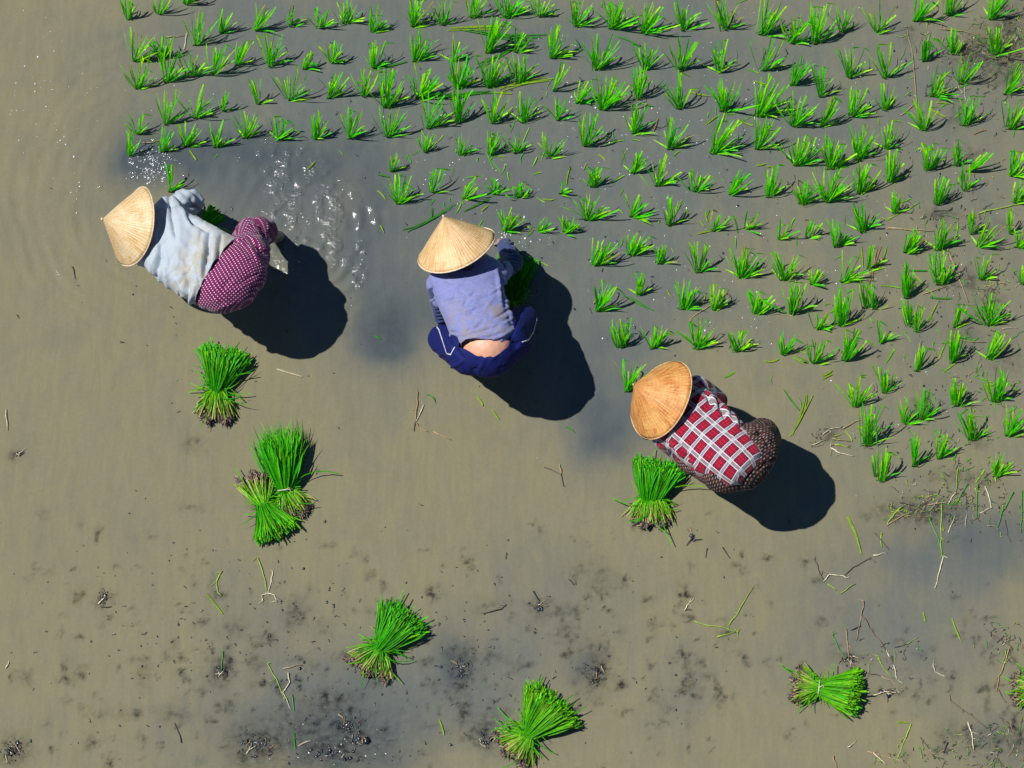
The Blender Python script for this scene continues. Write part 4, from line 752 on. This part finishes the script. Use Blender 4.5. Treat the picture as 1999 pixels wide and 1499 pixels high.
fl = [(330,385,345,470,5,-.018),(345,400,372,440,4,.012),(365,425,402,448,4,-.02),(410,455,400,540,4,-.020),(398,460,390,545,4,.012),(420,470,412,560,3.5,.012),(432,462,424,530,3.5,-.016),(315,480,305,545,4,-.020),(322,520,330,560,4,.014),(300,505,312,545,5,.010),(345,545,375,585,4,.012),(362,535,368,575,4,-.022),(380,560,372,598,3,.016),
      (350,430,340,530,9,.006),(376,430,362,540,8,-.007),(340,378,362,402,4,-.016),(356,372,380,392,4,.012),(365,400,392,408,4,-.016),(310,420,300,490,6,.008),(372,388,388,412,3.5,-.014),(384,520,395,585,3,-.012),(335,455,365,490,6,.005)]
fl = [(a, b, c, d, e*1.15, f*.78) for (a, b, c, d, e, f) in fl]
axis = P(440,530,.68)-P(290,450,.60)
garment('shirt', mb, o1, M_WHITE, fl, .0030, 3, crease=(80, 70), cuts=[(P(423,528,.70), axis+np.array([.02, 0, -.06])), (P(344,389,.27), P(344,389,.2)-P(372,394,.47))], uv=(P(290,450,.60), axis, .16))
mb = MB()
for c, r in s1['pelvis']: ball(mb, P(*c), r)
ball(mb, P(450,548,.655), .16)
ball(mb, P(482,500,.64), .125); capsule(mb, P(478,508,.60), .13, P(493,456,.47), .092); capsule(mb, P(493,456,.47), .092, P(514,452,.36), .078); capsule(mb, P(440,568,.60), .12, P(425,522,.42), .085); loft(mb, [((432,455),(384,592),.665,.11),((455,465),(400,602),.66,.12)])
fl = [(478,458,520,500,4,-.012),(470,470,512,520,4,.008),(495,425,525,475,4,-.010),(505,420,530,460,3.5,.008),(480,445,505,440,4,.006)]
garment('trousers', mb, o1, M_DOTS, fl, .0016, 5, crease=(30, 24), cuts=[(P(528,452,.33), P(535,453,.30)-P(505,452,.40)), (P(404,520,.72), nz(-axis)+np.array([0,0,.8]))], uv=(P(455,540,.62), P(520,600,.6)-P(420,500,.6), .17))

# -- middle planter
T2 = [((852,530),(958,508),.58,.08),((838,545),(981,522),.61,.10),((850,580),(983,562),.64,.115),((866,618),(993,606),.665,.12),((880,650),(1001,636),.68,.125),((893,676),(1004,652),.69,.135)]
s2 = dict(foot=(960,700), neck=(897,522,.62), facing=P(890,450,0)-P(950,690,0),
  hat=dict(c=(892,487), z=.70, dir=(-26,64), tilt=61, r=.222, H=.215, mat=H2, rim=(.70,.55,.38), wob=1),
  torso=T2, pelvis=[((953,676,.655),.168),((920,686,.645),.128),((986,664,.645),.125)],
  legs=[((996,662,.60,.12),(1023,622,.40,.078),(1018,660,-.03)),((915,680,.58,.12),(862,662,.34,.074),(885,655,-.03))],
  arms=[((972,530,.59),(1000,512,.42),(984,474,.07),(0,0,1)),((856,560,.58),(866,618,.36),(960,590,.16),(0,0,1))])
o2, hd2 = person('person squatting in tan hat, lavender shirt and navy trousers, lower back bare', s2)
axis = P(948,670,.70)-P(905,530,.60)
mb = MB(); loft(mb, T2+[((905,690),(1004,660),.70,.13)])
capsule(mb, P(968,535,.59), .066, P(980,528,.55), .055); capsule(mb, P(858,556,.58), .07, P(862,580,.52), .058)
fl = [(975,530,985,600,3.5,-.014),(968,528,976,585,3.5,.008),(905,660,995,625,3,-.009),(900,650,985,610,3.5,.007),(930,672,1000,645,3,.007),(870,590,930,575,5,-.005),(880,620,950,590,5,.005),(930,640,1000,600,3.5,-.009),(990,600,1002,645,3,.009),(900,605,990,560,4,-.004),(885,560,960,540,6,.004),(960,640,1000,622,3,.008),(885,650,900,680,4,-.008),(985,560,990,580,3,-.010),(980,545,986,556,3,.010)]
garment('shirt', mb, o2, M_LAV, fl, .0018, 13, crease=(35, 40), cuts=[(P(955,664,.80), nz(axis)+np.array([-.30, -.05, 0]))], uv=(P(905,530,.60), axis, .16))
for (a, b_, c_, r1, r2) in (((972,532,.59),(1001,512,.42),(988,482,.14),.058,.046),((856,562,.58),(865,617,.36),(915,600,.24),.056,.044)):
    mb = MB(); pa, pb, pc = P(*a), P(*b_), P(*c_); capsule(mb, pa, r1, pb, r1*.92); capsule(mb, pb, r1*.92, pc, r2)
    x, y = b_[0], b_[1]
    garment('sleeve', mb, o2, M_NAVY2, [(x-12, y+k*7-14, x+12, y+k*7-10, 2.2, -.010) for k in range(-4, 5)]+[(980,482,998,486,2,-.01),(980,490,1000,494,2,-.01)], .002, 17, cuts=[(pc, pc-pb)], uv=(pa, pb-pa, .05), vox=.007, sm=3)
mb = MB()
for c, r in s2['pelvis']: ball(mb, P(*c), r)
capsule(mb, P(990,664,.62), .125, P(1022,624,.41), .082); capsule(mb, P(1022,624,.41), .082, P(1020,650,.15), .06); capsule(mb, P(915,682,.60), .13, P(864,662,.36), .078); capsule(mb, P(864,662,.36), .078, P(882,658,.10), .058)
ah = nz([axis[0], axis[1], 0]); CUTN = nz(-ah*.26+np.array([0, 0, .966]))
tr2, me2 = garment('trousers', mb, o2, M_NAVY, sm=14, crease=(30, 40), foldlines= [(1000,655,1020,600,3,-.006),(870,650,905,700,3.5,-.010),(880,640,895,690,3.5,.006)], na=.0016, seed=19, cuts=[(P(953,676,.655)+CUTN*.102, CUTN)], uv=(P(950,680,.6), axis, .17))
V2 = getV(me2)+np.array(parent_world(o2)); bvh = BVHTree.FromPolygons([tuple(v) for v in V2], [tuple(p.vertices) for p in me2.polygons])
def stripe(poly, wpx, col, parent, label=None):
    mb = MB(); q = []
    for i in range(len(poly)-1):
        for k in range(6): q.append(np.array(poly[i])*(1-k/6)+np.array(poly[i+1])*k/6)
    q.append(np.array(poly[-1], float)); pts = []; nn = []
    for a in q:
        d = P(a[0], a[1], .3)-CAM; h = bvh.ray_cast(Vector(CAM), Vector(nz(d)))
        if h[0] is not None: pts.append(np.array(h[0])); nn.append(np.array(h[1]))
    if len(pts) < 3: return
    pts = np.array(pts); nn = np.array(nn); tg = np.gradient(pts, axis=0); v = []
    for i in range(len(pts)):
        s_ = nz(np.cross(tg[i], nn[i]))*wpx/345/2; nrm = nz(nn[i])*.0045; v += [pts[i]-s_+nrm, pts[i]+s_+nrm]
    mb.add(v, [(2*i, 2*i+1, 2*i+3, 2*i+2) for i in range(len(pts)-1)], col); ob = mb.build('side_stripe', M_STRAW, parent); thicken(ob, .001)
stripe([(852,637),(858,645),(866,668),(873,690)], 2.4, (.6,.6,.66), tr2); stripe([(873,690),(881,692),(888,678)], 2.2, (.6,.6,.66), tr2)
stripe([(1047,622),(1040,648),(1030,664),(1018,668)], 2.2, (.6,.6,.66), tr2)

# -- planter in the plaid shirt, at right
T3 = [((1342,760),(1292,835),.58,.08),((1356,748),(1286,856),.61,.10),((1390,772),(1308,876),.64,.115),((1426,804),(1336,900),.66,.12),((1456,834),(1368,924),.68,.135),((1474,862),(1396,940),.69,.14)]
s3 = dict(foot=(1470,900), neck=(1322,803,.62), facing=P(1290,780,0)-P(1440,900,0),
  hat=dict(c=(1291,780), z=.67, dir=(-52,27), tilt=55, r=.224, H=.212, mat=H3, rim=(.55,.36,.18), wob=2),
  torso=T3, pelvis=[((1462,880,.65),.15),((1418,910,.65),.145)],
  legs=[((1468,872,.60,.12),(1487,848,.48,.086),(1500,872,-.03)),((1410,908,.58,.12),(1348,900,.42,.075),(1380,915,-.03))],
  arms=[((1362,762,.58),(1398,784,.40),(1340,760,.08),(0,0,1)),((1298,850,.58),(1335,884,.40),(1275,842,.10),(0,0,1))])
o3, hd3 = person('person in an orange-brown straw hat, red plaid shirt and brown woven trousers, bent at right', s3)
axis = P(1435,900,.69)-P(1322,800,.60)
mb = MB(); loft(mb, T3+[((1489,882),(1420,950),.69,.14)]); capsule(mb, P(1360,760,.59), .072, P(1397,783,.43), .06); capsule(mb, P(1397,783,.43), .06, P(1370,772,.30), .05)
capsule(mb, P(1298,850,.585), .07, P(1333,884,.43), .058); capsule(mb, P(1333,884,.43), .058, P(1310,868,.30), .048)
fl = [(1385,770,1400,800,4,.010),(1375,765,1392,800,4,-.010),(1410,792,1425,820,4,.010),(1402,790,1414,815,3.5,-.012),(1430,812,1440,835,4,.010),(1320,860,1345,895,4,-.012),(1312,862,1330,885,4,.010),(1345,890,1370,925,4,.008),(1335,885,1358,918,4,-.012),(1450,830,1470,850,4,-.008),(1340,800,1400,880,12,.004),(1300,862,1322,880,3,-.010)]
garment('shirt', mb, o3, M_PLAID, fl, .0020, 23, crease=(60, 34), cuts=[(P(1462,925,.76), axis+np.array([0, 0, -.04]))], uv=(P(1322,800,.60), axis, .16))
mb = MB()
for c, r in s3['pelvis']: ball(mb, P(*c), r)
ball(mb, P(1444,900,.645), .162)
loft(mb, [((1466,842),(1378,926),.665,.11),((1480,862),(1400,945),.66,.12)])
capsule(mb, P(1470,872,.60), .125, P(1488,849,.49), .090); capsule(mb, P(1488,849,.49), .090, P(1500,860,.2), .07); capsule(mb, P(1405,910,.58), .12, P(1346,898,.43), .07); capsule(mb, P(1346,898,.43), .07, P(1370,900,.15), .06)
garment('trousers', mb, o3, M_WOVEN, sm=12, crease=(60, 26), foldlines= [(1475,830,1505,880,3.5,-.010),(1490,826,1512,860,3.5,.007),(1468,850,1490,846,3.5,-.012),(1335,905,1360,925,3,-.008)], na=.0022, seed=29, cuts=[(P(1398,872,.74), nz(-axis)+np.array([0,0,.9]))], uv=(P(1440,890,.60), axis, .17))
print('objects', len(bpy.data.objects))
